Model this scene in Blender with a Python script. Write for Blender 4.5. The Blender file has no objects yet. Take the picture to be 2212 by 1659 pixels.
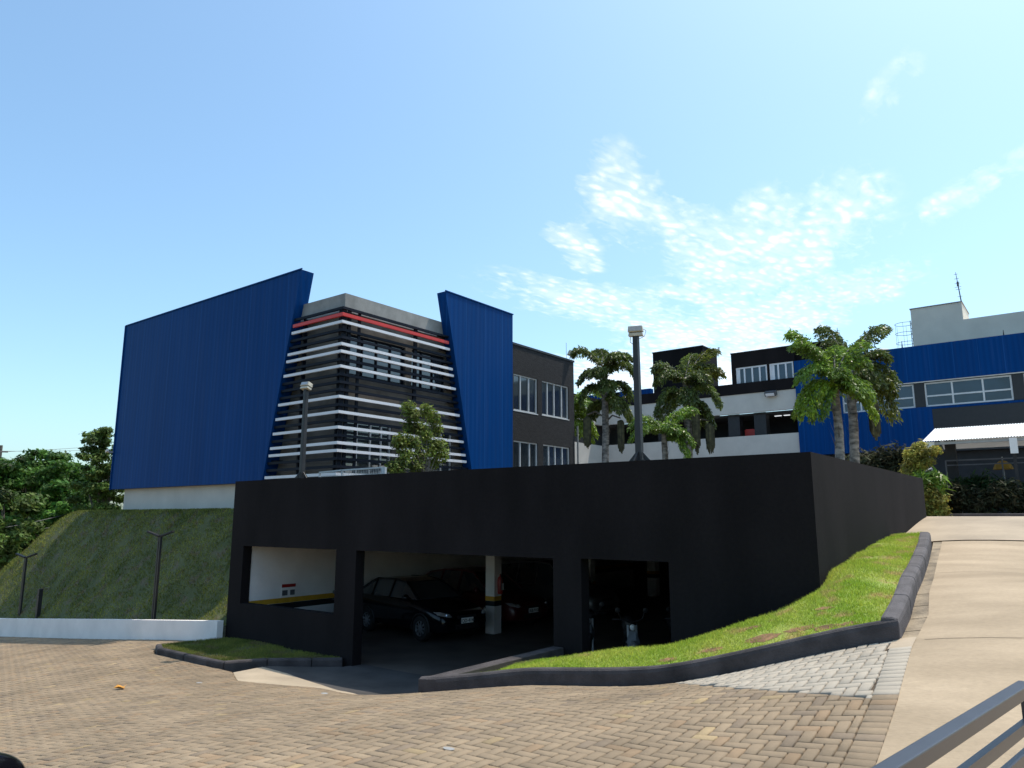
import bpy, math, random
import numpy as np
from mathutils import Vector, Matrix
from mathutils.geometry import delaunay_2d_cdt
random.seed(7); rng = np.random.default_rng(7)
S = bpy.context.scene; COL = S.collection
R = math.radians

# ------------------------------------------------------------------ camera, world, sun
F, CXP, CYP, HZ = 1593., 1106., 829.5, 1118.
PITCH = math.atan((HZ-CYP)/F); HEAD = R(37.5)
cam = bpy.data.cameras.new('camera'); co = bpy.data.objects.new('camera', cam); COL.objects.link(co)
co.location = (0, 0, 3.0); co.rotation_euler = (R(90)+PITCH, 0, HEAD)
cam.sensor_width = 36; cam.lens = F/2212*36; cam.clip_start = .05; cam.clip_end = 6000
S.camera = co
FW = (-math.sin(HEAD), math.cos(HEAD)); RT = (math.cos(HEAD), math.sin(HEAD))
def ray(x, y):
    u = (x-CXP)/F; v = -(y-CYP)/F
    f = math.cos(PITCH)-v*math.sin(PITCH); z = math.sin(PITCH)+v*math.cos(PITCH)
    return (FW[0]*f+RT[0]*u, FW[1]*f+RT[1]*u, z)
def onZ(x, y, z): r = ray(x, y); t = (z-3)/r[2]; return Vector((r[0]*t, r[1]*t, z))
def onX(x, y, X): r = ray(x, y); t = X/r[0]; return Vector((X, r[1]*t, 3+r[2]*t))
def onY(x, y, Y): r = ray(x, y); t = Y/r[1]; return Vector((r[0]*t, Y, 3+r[2]*t))
def atD(x, y, D): r = ray(x, y); t = D/math.hypot(r[0], r[1]); return Vector((r[0]*t, r[1]*t, 3+r[2]*t))
def crop(x0, y0, s): return lambda x, y: ((x0+x/s)/1.8517, (y0+y/s)/1.8517)
c2 = crop(1000,1050,1.8436); c3 = crop(2000,1250,2.4578); c4 = crop(2800,1250,2.4578)
c5 = crop(3400,1050,2.37); c6 = crop(3300,1650,2.074); cc = crop(1600,2050,1.8433); c7 = crop(0,1650,1.746)

SUNV = Vector((.18, .385, 1)).normalized()
sun = bpy.data.lights.new('sun', 'SUN'); so = bpy.data.objects.new('sun', sun); COL.objects.link(so)
sun.energy = 2.35; sun.angle = R(.5); sun.color = (1, .91, .79)
so.rotation_euler = SUNV.to_track_quat('Z', 'Y').to_euler(); so.location = (10, 20, 50)
S.view_settings.view_transform = 'Standard'; S.view_settings.look = 'None'
S.view_settings.exposure = 0.8; S.view_settings.gamma = 1

w = bpy.data.worlds.new('World'); S.world = w; w.use_nodes = True
nt = w.node_tree; N = nt.nodes; L = nt.links
bg = N['Background']; bg.inputs[1].default_value = .121
sky = N.new('ShaderNodeTexSky'); sky.sky_type = 'NISHITA'; sky.sun_disc = False
sky.sun_elevation = math.asin(SUNV.z); sky.sun_rotation = math.atan2(SUNV.x, SUNV.y)
sky.altitude = 200; sky.air_density = 1.0; sky.dust_density = 2.4; sky.ozone_density = 1.6
tc = N.new('ShaderNodeTexCoord')
def M(op, a, b=None, c=None, clamp=False):
    n = N.new('ShaderNodeMath'); n.operation = op; n.use_clamp = clamp
    for i, v in enumerate((a, b, c)):
        if v is None: continue
        if isinstance(v, (int, float)): n.inputs[i].default_value = v
        else: L.new(v, n.inputs[i])
    return n.outputs[0]
sep = N.new('ShaderNodeSeparateXYZ'); L.new(tc.outputs['Generated'], sep.inputs[0])
dx, dy, dz = sep.outputs
az = M('ARCTAN2', dx, dy); el = M('ARCSINE', dz)
zc_ = M('MAXIMUM', dz, .06)
px, py = M('DIVIDE', dx, zc_), M('DIVIDE', dy, zc_)
def azel(x, y):
    r = Vector(ray(x, y)).normalized(); return math.atan2(r.x, r.y), math.asin(r.z)
def ell(x, y, rx, ry, rot=0):
    a0, e0 = azel(x, y); ax = M('SUBTRACT', az, a0); ex = M('SUBTRACT', el, e0)
    c, s = math.cos(rot), math.sin(rot)
    u = M('ADD', M('MULTIPLY', ax, c/(rx/1600)), M('MULTIPLY', ex, s/(rx/1600)))
    v = M('ADD', M('MULTIPLY', ax, -s/(ry/1600)), M('MULTIPLY', ex, c/(ry/1600)))
    d = M('ADD', M('MULTIPLY', u, u), M('MULTIPLY', v, v))
    return M('SUBTRACT', 1, d, clamp=True)
mask = None
for e in [(1660,540,290,140,.25,1.0),(1340,420,150,110,-.9,.9),(1240,530,100,60,-.7,.85),(1300,660,340,60,-.22,.9),(1600,700,420,75,.2,.95),(1500,800,420,80,0,1.0),
          (1470,480,190,75,-.35,.8),(1780,480,170,90,.5,.95),(1920,190,105,45,.6,.55),(2130,390,190,36,.35,.62),(1440,640,170,50,.3,.6)]:
    m_ = M('MULTIPLY', ell(*e[:5]), e[5]); mask = m_ if mask is None else M('MAXIMUM', mask, m_)
def noise(vec, scale, detail=6, rough=.6, dist=0):
    n = N.new('ShaderNodeTexNoise'); n.inputs['Scale'].default_value = scale; n.inputs['Detail'].default_value = detail
    n.inputs['Roughness'].default_value = rough; n.inputs['Distortion'].default_value = dist; L.new(vec, n.inputs['Vector']); return n.outputs[0]
cmb = N.new('ShaderNodeCombineXYZ'); L.new(px, cmb.inputs[0]); L.new(py, cmb.inputs[1])
rotm = N.new('ShaderNodeMapping'); rotm.inputs['Rotation'].default_value = (0, 0, R(38)); rotm.inputs['Scale'].default_value = (1.9, .95, 1); L.new(cmb.outputs[0], rotm.inputs[0])
n1 = noise(rotm.outputs[0], 9, 7, .62, .6); n2 = noise(rotm.outputs[0], 2.2, 4, .55)
n3 = noise(rotm.outputs[0], 28, 5, .6, .2)
vor = N.new('ShaderNodeTexVoronoi'); vor.feature = 'SMOOTH_F1'; vor.inputs['Scale'].default_value = 15; vor.inputs['Smoothness'].default_value = .6
wob = N.new('ShaderNodeMixRGB'); wob.blend_type = 'ADD'; wob.inputs[0].default_value = .10; nw = N.new('ShaderNodeTexNoise'); nw.inputs['Scale'].default_value = 6; nw.inputs['Detail'].default_value = 3
L.new(rotm.outputs[0], nw.inputs['Vector']); L.new(rotm.outputs[0], wob.inputs[1]); L.new(nw.outputs['Color'], wob.inputs[2]); L.new(wob.outputs[0], vor.inputs['Vector'])
puff = M('SUBTRACT', 1.05, M('MULTIPLY', vor.outputs['Distance'], 1.9), clamp=True)
big = M('MULTIPLY', M('SUBTRACT', M('ADD', M('MULTIPLY', n1, .45), M('MULTIPLY', n2, .55)), M('SUBTRACT', .56, M('MULTIPLY', mask, .26))), 4.0, clamp=True)
cl = M('MULTIPLY', big, M('ADD', .34, M('MULTIPLY', M('MULTIPLY', puff, M('ADD', .5, n3)), .85)))
low = M('SUBTRACT', 1, M('MULTIPLY', M('SUBTRACT', el, .16), 9, clamp=True), clamp=True)      # ripples merge into a veil lower down
cl = M('ADD', cl, M('MULTIPLY', M('MULTIPLY', big, low), .45))
cl = M('MULTIPLY', cl, M('MULTIPLY', mask, 2.6, clamp=True)); cl = M('MULTIPLY', cl, .92, clamp=True)
mixc = N.new('ShaderNodeMixRGB'); L.new(cl, mixc.inputs[0])
tint = N.new('ShaderNodeMixRGB'); tint.blend_type = 'MULTIPLY'; tint.inputs[0].default_value = 1; tint.inputs[2].default_value = (.99, 1.195, 1.18, 1)
L.new(sky.outputs[0], tint.inputs[1]); L.new(tint.outputs[0], mixc.inputs[1]); mixc.inputs[2].default_value = (6.6, 6.6, 6.7, 1)
L.new(mixc.outputs[0], bg.inputs[0])

# ------------------------------------------------------------------ materials
def mat(name, col, rough=.8, var=.12, scale=3., bump=0., bscale=60., metal=0., spec=.5, col2=None, detail=5, stretch=None, coat=0., var2=0.):
    m = bpy.data.materials.new(name); m.use_nodes = True; n = m.node_tree.nodes; l = m.node_tree.links
    b = n['Principled BSDF']; b.inputs['Roughness'].default_value = rough; b.inputs['Metallic'].default_value = metal
    b.inputs['Specular IOR Level'].default_value = spec; b.inputs['Coat Weight'].default_value = coat
    g = n.new('ShaderNodeNewGeometry'); vec = g.outputs['Position']
    mp = n.new('ShaderNodeMapping'); l.new(vec, mp.inputs[0])
    if stretch: mp.inputs['Scale'].default_value = stretch
    ns = n.new('ShaderNodeTexNoise'); ns.inputs['Scale'].default_value = scale; ns.inputs['Detail'].default_value = detail; l.new(mp.outputs[0], ns.inputs['Vector'])
    c2_ = col2 or tuple(c*(1-var*2) for c in col); c1_ = tuple(min(1, c*(1+var)) for c in col)
    cr = n.new('ShaderNodeValToRGB'); cr.color_ramp.elements[0].position = .3; cr.color_ramp.elements[1].position = .7
    cr.color_ramp.elements[0].color = (*c2_, 1); cr.color_ramp.elements[1].color = (*c1_, 1)
    l.new(ns.outputs[0], cr.inputs[0]); last = cr.outputs[0]
    if var2:
        n2_ = n.new('ShaderNodeTexNoise'); n2_.inputs['Scale'].default_value = scale*14; n2_.inputs['Detail'].default_value = 4; l.new(vec, n2_.inputs['Vector'])
        mr = n.new('ShaderNodeMapRange'); mr.inputs[3].default_value = 1-var2; mr.inputs[4].default_value = 1+var2; l.new(n2_.outputs[0], mr.inputs[0])
        mx = n.new('ShaderNodeMixRGB'); mx.blend_type = 'MULTIPLY'; mx.inputs[0].default_value = 1; l.new(last, mx.inputs[1]); l.new(mr.outputs[0], mx.inputs[2]); last = mx.outputs[0]
    l.new(last, b.inputs['Base Color'])
    if bump:
        nb = n.new('ShaderNodeTexNoise'); nb.inputs['Scale'].default_value = bscale; nb.inputs['Detail'].default_value = 5; l.new(mp.outputs[0], nb.inputs['Vector'])
        bp = n.new('ShaderNodeBump'); bp.inputs['Strength'].default_value = bump; bp.inputs['Distance'].default_value = .02
        l.new(nb.outputs[0], bp.inputs['Height']); l.new(bp.outputs[0], b.inputs['Normal'])
    return m
def vcol(m, strength=1.0):
    """multiply the base colour by the per-leaf / per-brick 'tone' attribute"""
    n = m.node_tree.nodes; l = m.node_tree.links; b = n['Principled BSDF']
    src = b.inputs['Base Color'].links[0].from_socket
    a = n.new('ShaderNodeAttribute'); a.attribute_name = 'tone'
    mx = n.new('ShaderNodeMixRGB'); mx.blend_type = 'MULTIPLY'; mx.inputs[0].default_value = strength
    l.new(src, mx.inputs[1]); l.new(a.outputs['Color'], mx.inputs[2]); l.new(mx.outputs[0], b.inputs['Base Color'])
    return m
def leafy(m, f=.4):
    n = m.node_tree.nodes; l = m.node_tree.links; b = n['Principled BSDF']; src = b.inputs['Base Color'].links[0].from_socket
    tr = n.new('ShaderNodeBsdfTranslucent'); l.new(src, tr.inputs[0]); mx = n.new('ShaderNodeMixShader'); mx.inputs[0].default_value = f
    l.new(b.outputs[0], mx.inputs[1]); l.new(tr.outputs[0], mx.inputs[2]); l.new(mx.outputs[0], n['Material Output'].inputs[0]); return m
MT = {}
MT['dark'] = mat('charcoal_render', (.0145,.0120,.0128), .9, .16, 1.2, .12, 90, spec=.12, var2=.2, stretch=(1,1,.35))
MT['darkslate'] = mat('dark_slate_cladding', (.0135,.0125,.0140), .8, .3, 4, .8, 14, stretch=(1,1,3.5), spec=.4, var2=.3)
MT['kerb'] = mat('grey_painted_concrete', (.072,.063,.064), .85, .25, 3, .5, 60, spec=.3, var2=.2)
MT['white'] = mat('white_masonry_paint', (.80,.75,.72), .8, .05, 1.5, .15, 80, var2=.04)
MT['offwhite'] = mat('offwhite_render', (.56,.52,.47), .85, .06, 1.0, .15, 60, var2=.05)
MT['conc'] = mat('bare_concrete', (.30,.29,.275), .85, .14, 2.2, .3, 50, var2=.12)
MT['wallgrey'] = mat('grey_beige_wall', (.135,.120,.105), .85, .2, 1.4, .3, 40)
MT['navy'] = mat('navy_metal', (.006,.009,.018), .6, .1, 2, spec=.15)
MT['barwhite'] = mat('white_metal', (.70,.69,.72), .4, .03, 2)
MT['red'] = mat('red_metal', (.58,.022,.012), .4, .05, 2)
MT['frame'] = mat('aluminium_frame', (.62,.62,.62), .4, .05, 4)
MT['black'] = mat('black_metal', (.016,.016,.018), .5, .1, 4)
MT['pole'] = mat('dark_pole_paint', (.016,.015,.017), .5, .12, 6)
MT['lamp'] = mat('cream_lamp_housing', (.55,.50,.40), .5, .08, 8)
MT['yellow'] = mat('yellow_paint', (.60,.30,.02), .6, .1, 6)
MT['tree_dark'] = vcol(mat('foliage_dark', (.085,.185,.030), .6, .35, .8, spec=.3))
MT['tree_mid'] = vcol(mat('foliage_mid', (.13,.20,.045), .6, .3, 1, spec=.3))
MT['palm'] = vcol(mat('palm_foliage', (.125,.165,.036), .42, .3, 2, spec=.5))
MT['palm_bright'] = vcol(mat('palm_foliage_bright', (.19,.30,.04), .42, .25, 2, spec=.5))
MT['mop'] = vcol(mat('hanging_flower_strands', (.085,.075,.032), .8, .3, 6))
MT['shrub'] = vcol(mat('shrub_foliage', (.17,.22,.04), .6, .25, 3, spec=.3))
MT['golden'] = vcol(mat('golden_foliage', (.44,.40,.08), .6, .25, 3, spec=.3))
MT['hedge'] = vcol(mat('hedge_foliage', (.075,.08,.04), .7, .3, 3, spec=.2))
MT['bark'] = mat('bark', (.16,.135,.105), .9, .35, 7, .8, 25, stretch=(1,1,3))
MT['palmbark'] = mat('palm_bark', (.27,.235,.20), .9, .45, 5, .8, 25, stretch=(1,1,2.2))
MT['tyre'] = mat('tyre_rubber', (.012,.012,.012), .8)
MT['rim'] = mat('alloy_rim', (.45,.46,.48), .3, .05, 5, metal=.8)
MT['plate'] = mat('plate_white', (.92,.93,.92), .4, .02, 5)
MT['ink'] = mat('plate_ink', (.02,.02,.03), .5)
MT['chrome'] = mat('headlamp_chrome', (.75,.77,.82), .12, .1, 30, metal=.7)
MT['canopy'] = mat('white_corrugated_sheet', (.86,.85,.83), .45, .03, 2)
MT['soil'] = mat('red_soil', (.27,.15,.07), .95, .3, 8, .6, 60)
MT['rail'] = mat('painted_steel_rail', (.034,.034,.044), .34, .08, 8, spec=.6)
MT['orange'] = mat('orange_leaf', (.65,.30,.04), .6)
MT['wire'] = mat('wire_grey', (.10,.10,.11), .6)
MT['galv'] = mat('galvanised_steel', (.45,.46,.48), .45, .08, 6, metal=.3)
MT['glass'] = mat('window_glass', (.035,.045,.055), .05, .3, .6, spec=1.0); MT['glass'].node_tree.nodes['Principled BSDF'].inputs['IOR'].default_value = 1.5
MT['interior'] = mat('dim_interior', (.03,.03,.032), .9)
MT['floor'] = mat('garage_floor_concrete', (.11,.09,.075), .7, .2, 1.2, .2, 40)
MT['extred'] = mat('extinguisher_red', (.30,.012,.01), .4)
MT['greyfair'] = mat('grey_fairing', (.20,.21,.23), .4)
MT['farglass'] = mat('tinted_far_glass', (.018,.045,.075), .12, .3, .6, spec=.7)
MT['cream'] = mat('cream_render', (.70,.64,.55), .85, .05, 1.0, .1, 60, var2=.04)
MT['redpaint'] = mat('car_paint_red', (.06,.004,.005), .4, .05, 2, coat=.2)
MT['blackpaint'] = mat('car_paint_black', (.004,.004,.006), .14, .05, 2, spec=.35, coat=0)
MT['greypaint'] = mat('car_paint_silver', (.12,.12,.125), .35, .05, 2, metal=.3, coat=.2)

def blue_mat():
    m = mat('blue_ribbed_cladding', (.0005,.047,.192), .5, .08, .5, spec=.06, stretch=(1,1,.12))
    n = m.node_tree.nodes; l = m.node_tree.links; b = n['Principled BSDF']
    g = n.new('ShaderNodeNewGeometry'); sp = n.new('ShaderNodeSeparateXYZ'); l.new(g.outputs['Position'], sp.inputs[0])
    def mm(op, a, b_=None, c=None):
        q = n.new('ShaderNodeMath'); q.operation = op
        for i, v in enumerate((a, b_, c)):
            if v is None: continue
            if isinstance(v, (int, float)): q.inputs[i].default_value = v
            else: l.new(v, q.inputs[i])
        return q.outputs[0]
    s = mm('ADD', sp.outputs[0], sp.outputs[1])
    rib = mm('PINGPONG', s, .12); seam = mm('LESS_THAN', mm('MODULO', mm('ADD', s, 200), 1.06), .03)
    h = mm('SUBTRACT', mm('MULTIPLY', mm('GREATER_THAN', rib, .06), .25), mm('MULTIPLY', seam, 1.0))
    bp = n.new('ShaderNodeBump'); bp.inputs['Strength'].default_value = .35; bp.inputs['Distance'].default_value = .012
    l.new(h, bp.inputs['Height']); l.new(bp.outputs[0], b.inputs['Normal'])
    # vertical dust streaks
    mp = n.new('ShaderNodeMapping'); mp.inputs['Scale'].default_value = (4, 4, .16); l.new(g.outputs['Position'], mp.inputs[0])
    ns = n.new('ShaderNodeTexNoise'); ns.inputs['Scale'].default_value = 2.2; ns.inputs['Detail'].default_value = 6; l.new(mp.outputs[0], ns.inputs['Vector'])
    mr = n.new('ShaderNodeMapRange'); mr.inputs[1].default_value = .48; mr.inputs[2].default_value = .8; mr.inputs[3].default_value = 0; mr.inputs[4].default_value = .10; l.new(ns.outputs[0], mr.inputs[0])
    mx = n.new('ShaderNodeMixRGB'); mx.inputs[2].default_value = (.10,.14,.25,1)
    sm = n.new('ShaderNodeMixRGB'); sm.inputs[2].default_value = (.02,.11,.34,1); l.new(mm('MULTIPLY', seam, .35), sm.inputs[0])
    src = b.inputs['Base Color'].links[0].from_socket; l.new(mr.outputs[0], mx.inputs[0]); l.new(src, mx.inputs[1]); l.new(mx.outputs[0], sm.inputs[1])
    rb = n.new('ShaderNodeMixRGB'); rb.blend_type = 'MULTIPLY'; l.new(mm('MULTIPLY', mm('GREATER_THAN', rib, .06), .16), rb.inputs[0]); rb.inputs[2].default_value = (.3,.3,.3,1)
    l.new(sm.outputs[0], rb.inputs[1]); l.new(rb.outputs[0], b.inputs['Base Color'])
    return m
MT['blue'] = blue_mat()

def grass_mat(name, a, b_, soil, soilamt, blades=False):
    m = bpy.data.materials.new(name); m.use_nodes = True; n = m.node_tree.nodes; l = m.node_tree.links; B = n['Principled BSDF']
    B.inputs['Roughness'].default_value = .75; B.inputs['Specular IOR Level'].default_value = .25
    g = n.new('ShaderNodeNewGeometry')
    def ns(sc, d=5):
        q = n.new('ShaderNodeTexNoise'); q.inputs['Scale'].default_value = sc; q.inputs['Detail'].default_value = d; l.new(g.outputs['Position'], q.inputs['Vector']); return q.outputs[0]
    cr = n.new('ShaderNodeValToRGB'); cr.color_ramp.elements[0].position = .36; cr.color_ramp.elements[1].position = .64
    cr.color_ramp.elements[0].color = (*a, 1); cr.color_ramp.elements[1].color = (*b_, 1); l.new(ns(1.1), cr.inputs[0])
    c2n = n.new('ShaderNodeValToRGB'); c2n.color_ramp.elements[0].position = .62-soilamt*.2; c2n.color_ramp.elements[1].position = .72-soilamt*.2
    c2n.color_ramp.elements[0].color = (0,0,0,1); c2n.color_ramp.elements[1].color = (.75,.75,.75,1); l.new(ns(2.4, 8), c2n.inputs[0])
    mx = n.new('ShaderNodeMixRGB'); l.new(c2n.outputs[0], mx.inputs[0]); l.new(cr.outputs[0], mx.inputs[1]); mx.inputs[2].default_value = (*soil, 1)
    fine = n.new('ShaderNodeMapRange'); fine.inputs[3].default_value = .65; fine.inputs[4].default_value = 1.35; l.new(ns(45), fine.inputs[0])
    m2 = n.new('ShaderNodeMixRGB'); m2.blend_type = 'MULTIPLY'; m2.inputs[0].default_value = 1; l.new(mx.outputs[0], m2.inputs[1]); l.new(fine.outputs[0], m2.inputs[2])
    l.new(m2.outputs[0], B.inputs['Base Color'])
    if not blades:
        bp = n.new('ShaderNodeBump'); bp.inputs['Strength'].default_value = .8; bp.inputs['Distance'].default_value = .04; l.new(ns(30, 8), bp.inputs['Height']); l.new(bp.outputs[0], B.inputs['Normal'])
    else: vcol(m)
    return m
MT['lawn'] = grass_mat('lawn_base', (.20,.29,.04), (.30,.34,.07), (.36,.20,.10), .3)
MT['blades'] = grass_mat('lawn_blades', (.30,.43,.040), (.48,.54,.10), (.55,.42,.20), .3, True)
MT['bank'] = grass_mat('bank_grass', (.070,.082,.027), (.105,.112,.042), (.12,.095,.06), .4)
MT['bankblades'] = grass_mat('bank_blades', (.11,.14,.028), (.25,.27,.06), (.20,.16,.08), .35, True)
MT['ground'] = grass_mat('far_ground', (.10,.11,.04), (.15,.14,.07), (.2,.14,.09), .4)

for k_ in ('tree_dark','tree_mid','palm','palm_bright','shrub','golden','hedge','blades','bankblades'): leafy(MT[k_])
# ------------------------------------------------------------------ mesh helpers
def tag(o, label=None, cat=None, group=None, kind=None):
    if label: o['label'] = label
    if cat: o['category'] = cat
    if group: o['group'] = group
    if kind: o['kind'] = kind
    return o
def thing(name, loc, label, cat, group=None, rz=0, rx=0, ry=0):
    o = bpy.data.objects.new(name, None); COL.objects.link(o); o.location = loc; o.rotation_euler = (rx, ry, rz)
    o.empty_display_size = .2
    return tag(o, label, cat, group)
def rootloc(o):
    while o.parent: o = o.parent
    return o.location
class MB:
    def __init__(s): s.v = []; s.f = []
    def add(s, vs, fs):
        k = len(s.v); s.v += [tuple(v) for v in vs]; s.f += [tuple(i+k for i in f) for f in fs]; return s
    def box(s, x0, x1, y0, y1, z0, z1):
        if x0 > x1: x0, x1 = x1, x0
        if y0 > y1: y0, y1 = y1, y0
        if z0 > z1: z0, z1 = z1, z0
        return s.add([(x0,y0,z0),(x1,y0,z0),(x1,y1,z0),(x0,y1,z0),(x0,y0,z1),(x1,y0,z1),(x1,y1,z1),(x0,y1,z1)],
                     [(0,3,2,1),(4,5,6,7),(0,1,5,4),(1,2,6,5),(2,3,7,6),(3,0,4,7)])
    def quad(s, a, b, c, d): return s.add([a,b,c,d], [(0,1,2,3)])
    def prism(s, pts, off):
        """closed polygon pts (3d) extruded by off"""
        n = len(pts); off = Vector(off); P2 = [Vector(p)+off for p in pts]
        return s.add(list(map(tuple, pts))+P2, [tuple(range(n-1,-1,-1)), tuple(range(n,2*n))]+[(i,(i+1)%n,(i+1)%n+n,i+n) for i in range(n)])
    def tube(s, pts, r, n=8, cap=True):
        pts = [Vector(p) for p in pts]; rs = r if isinstance(r, (list, tuple)) else [r]*len(pts)
        vs = []; fs = []; ref = Vector((0,0,1))
        for i, p in enumerate(pts):
            t = (pts[min(i+1,len(pts)-1)]-pts[max(i-1,0)]).normalized()
            up = ref if abs(t.dot(ref)) < .95 else Vector((1,0,0))
            a = t.cross(up).normalized(); b = t.cross(a).normalized()
            for k in range(n):
                q = 2*math.pi*k/n; vs.append(p+(a*math.cos(q)+b*math.sin(q))*rs[i])
        for i in range(len(pts)-1):
            for k in range(n): fs.append((i*n+k, i*n+(k+1)%n, (i+1)*n+(k+1)%n, (i+1)*n+k))
        if cap: fs += [tuple(range(n-1,-1,-1)), tuple(range((len(pts)-1)*n, len(pts)*n))]
        return s.add(vs, fs)
    def rbar(s, a, b, wx, wz, up=(0,0,1)):
        a, b = Vector(a), Vector(b); t = (b-a).normalized(); up = Vector(up); sd = t.cross(up).normalized()*wx/2; u = sd.cross(t).normalized()*wz/2
        vs = [a-sd-u,a+sd-u,a+sd+u,a-sd+u,b-sd-u,b+sd-u,b+sd+u,b-sd+u]
        return s.add(vs, [(0,1,2,3),(7,6,5,4),(0,4,5,1),(1,5,6,2),(2,6,7,3),(3,7,4,0)])
    def lathe(s, prof, c=(0,0,0), axis='z', n=20, cap=True):
        vs = []; fs = []
        for (r, h) in prof:
            for k in range(n):
                q = 2*math.pi*k/n; x, y = r*math.cos(q), r*math.sin(q)
                p = {'z':(x,y,h),'y':(x,h,y),'x':(h,x,y)}[axis]; vs.append((p[0]+c[0],p[1]+c[1],p[2]+c[2]))
        for i in range(len(prof)-1):
            for k in range(n): fs.append((i*n+k, i*n+(k+1)%n, (i+1)*n+(k+1)%n, (i+1)*n+k))
        if cap: fs += [tuple(range(n)), tuple(range((len(prof)-1)*n, len(prof)*n))]
        return s.add(vs, fs)
    def build(s, name, m, parent=None, local=False, smooth=False, bevel=0):
        vs = s.v
        me = bpy.data.meshes.new(name); o = bpy.data.objects.new(name, me)
        if parent is not None and not local:
            l0 = rootloc(parent); vs = [(v[0]-l0[0], v[1]-l0[1], v[2]-l0[2]) for v in vs]
        elif parent is None:
            a = np.array(vs); c = (float(a[:,0].mean()), float(a[:,1].mean()), float(a[:,2].min()))
            vs = [(v[0]-c[0], v[1]-c[1], v[2]-c[2]) for v in vs]; o.location = c
        me.from_pydata(vs, [], s.f); me.materials.append(MT[m] if isinstance(m, str) else m)
        import bmesh
        b = bmesh.new(); b.from_mesh(me); bmesh.ops.recalc_face_normals(b, faces=b.faces); b.to_mesh(me); b.free()
        if smooth: me.shade_smooth()
        COL.objects.link(o)
        if parent is not None: o.parent = parent
        if bevel:
            md = o.modifiers.new('bevel', 'BEVEL'); md.width = bevel; md.segments = 2; md.limit_method = 'ANGLE'
        return o
def fastmesh(name, V, Fq, m, parent=None, tone=None, smooth=False):
    """V (n,3), Fq (k,m) same-size polygons; tone (k,) or (k,3) per face"""
    V = np.asarray(V, float); o_loc = (0,0,0)
    if parent is not None: V = V-np.array(rootloc(parent))
    else:
        o_loc = (float(V[:,0].mean()), float(V[:,1].mean()), float(V[:,2].min())); V = V-np.array(o_loc)
    me = bpy.data.meshes.new(name); k, mm_ = Fq.shape
    me.vertices.add(len(V)); me.vertices.foreach_set('co', V.astype(np.float32).ravel())
    me.loops.add(k*mm_); me.loops.foreach_set('vertex_index', Fq.astype(np.int32).ravel())
    me.polygons.add(k); me.polygons.foreach_set('loop_start', (np.arange(k)*mm_).astype(np.int32)); me.polygons.foreach_set('loop_total', np.full(k, mm_, np.int32))
    me.update(calc_edges=True)
    if tone is not None:
        t = np.ones((k,4), np.float32); t[:,:3] = tone if np.ndim(tone) == 2 else np.asarray(tone)[:,None]
        at = me.attributes.new('tone', 'FLOAT_COLOR', 'FACE'); at.data.foreach_set('color', t.ravel())
    me.materials.append(MT[m] if isinstance(m, str) else m)
    if smooth: me.shade_smooth()
    o = bpy.data.objects.new(name, me); o.location = o_loc; COL.objects.link(o)
    if parent is not None: o.parent = parent
    return o
def wall(mb, axis, c0, c1, a0, a1, z0, z1, holes=()):
    """wall slab between c0 and c1 across 'axis', running a0..a1 along the other, with rectangular holes (a,b,za,zb)"""
    cuts = sorted({a0, a1, *[h for H in holes for h in H[:2] if a0 < h < a1]})
    for p, q in zip(cuts, cuts[1:]):
        mid = (p+q)/2; hs = sorted([(max(H[2],z0), min(H[3],z1)) for H in holes if H[0] < mid < H[1]])
        z = z0; segs = []
        for h0, h1 in hs:
            if h0 > z: segs.append((z, h0))
            z = max(z, h1)
        if z < z1: segs.append((z, z1))
        for s0, s1 in segs:
            if axis == 'y': mb.box(p, q, c0, c1, s0, s1)
            else: mb.box(c0, c1, p, q, s0, s1)
    return mb
def text_mesh(body, size, name, m, parent, loc, rot, local=True):
    cu = bpy.data.curves.new(name, 'FONT'); cu.body = body; cu.size = size; cu.extrude = .002; cu.align_x = 'CENTER'; cu.align_y = 'CENTER'
    t = bpy.data.objects.new(name, cu); COL.objects.link(t); dg = bpy.context.evaluated_depsgraph_get()
    me = bpy.data.meshes.new_from_object(t.evaluated_get(dg)); bpy.data.objects.remove(t)
    o = bpy.data.objects.new(name, me); COL.objects.link(o); o.parent = parent; o.location = loc; o.rotation_euler = rot
    me.materials.clear(); me.materials.append(MT[m]); return o

# ------------------------------------------------------------------ terrain
A = np.array([(-60,10,-3),(-60,-20,-3),(-45,11,-2.2),(-31,10.5,-1.12),(-22,10.5,-.37),(-16.8,10.5,.02),(-16.7,8.8,.02),(-13.9,8.75,.03),(-12.3,10.66,-.005),(-9.9,10.66,-.005),(-7.4,10.66,-.005),
 (-7.31,7.49,.68),(-7.6,9.2,.14),(-9.5,9.2,.10),(-11.4,9.2,.05),(-13.2,9.05,.05),(-10,8.1,.30),(-12.2,7.87,.17),(-8.6,7.4,.52),(-6,8.05,.86),(-4.3,8.5,1.03),(-3,8.45,1.38),(-1.6,8.5,1.75),(-1.4,7,1.55),
 (-1.33,5.9,1.33),(-3.8,6.3,1.18),(-2.8,6.1,1.22),(-4.7,4.3,1.12),(-6,3.2,1.0),(-9,3,.62),(0,0,1.38),(-13,4,.12),(-20,5,-.5),(-31,5,-1.3),(-6,-5,1.0),(0,-8,1.2),(-30,-10,-1.6),(3,5.5,1.45),(3,10,2.1),(8,8,2.0),(8,0,1.6),
 (-1.75,10.7,2.07),(-1.95,13,2.3),(-2.4,15.85,2.6),(3,15.85,2.65),(-2.9,19.5,3.0),(3,19.5,3.0),(0,13,2.28),(3,13,2.3),(0,15.85,2.62),(0,19.5,3.0),(-2.9,27,3.04),(-3,33,3.06),(4,30,3.04),(12,20,3.0),(12,33,3.06)], float)
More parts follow.
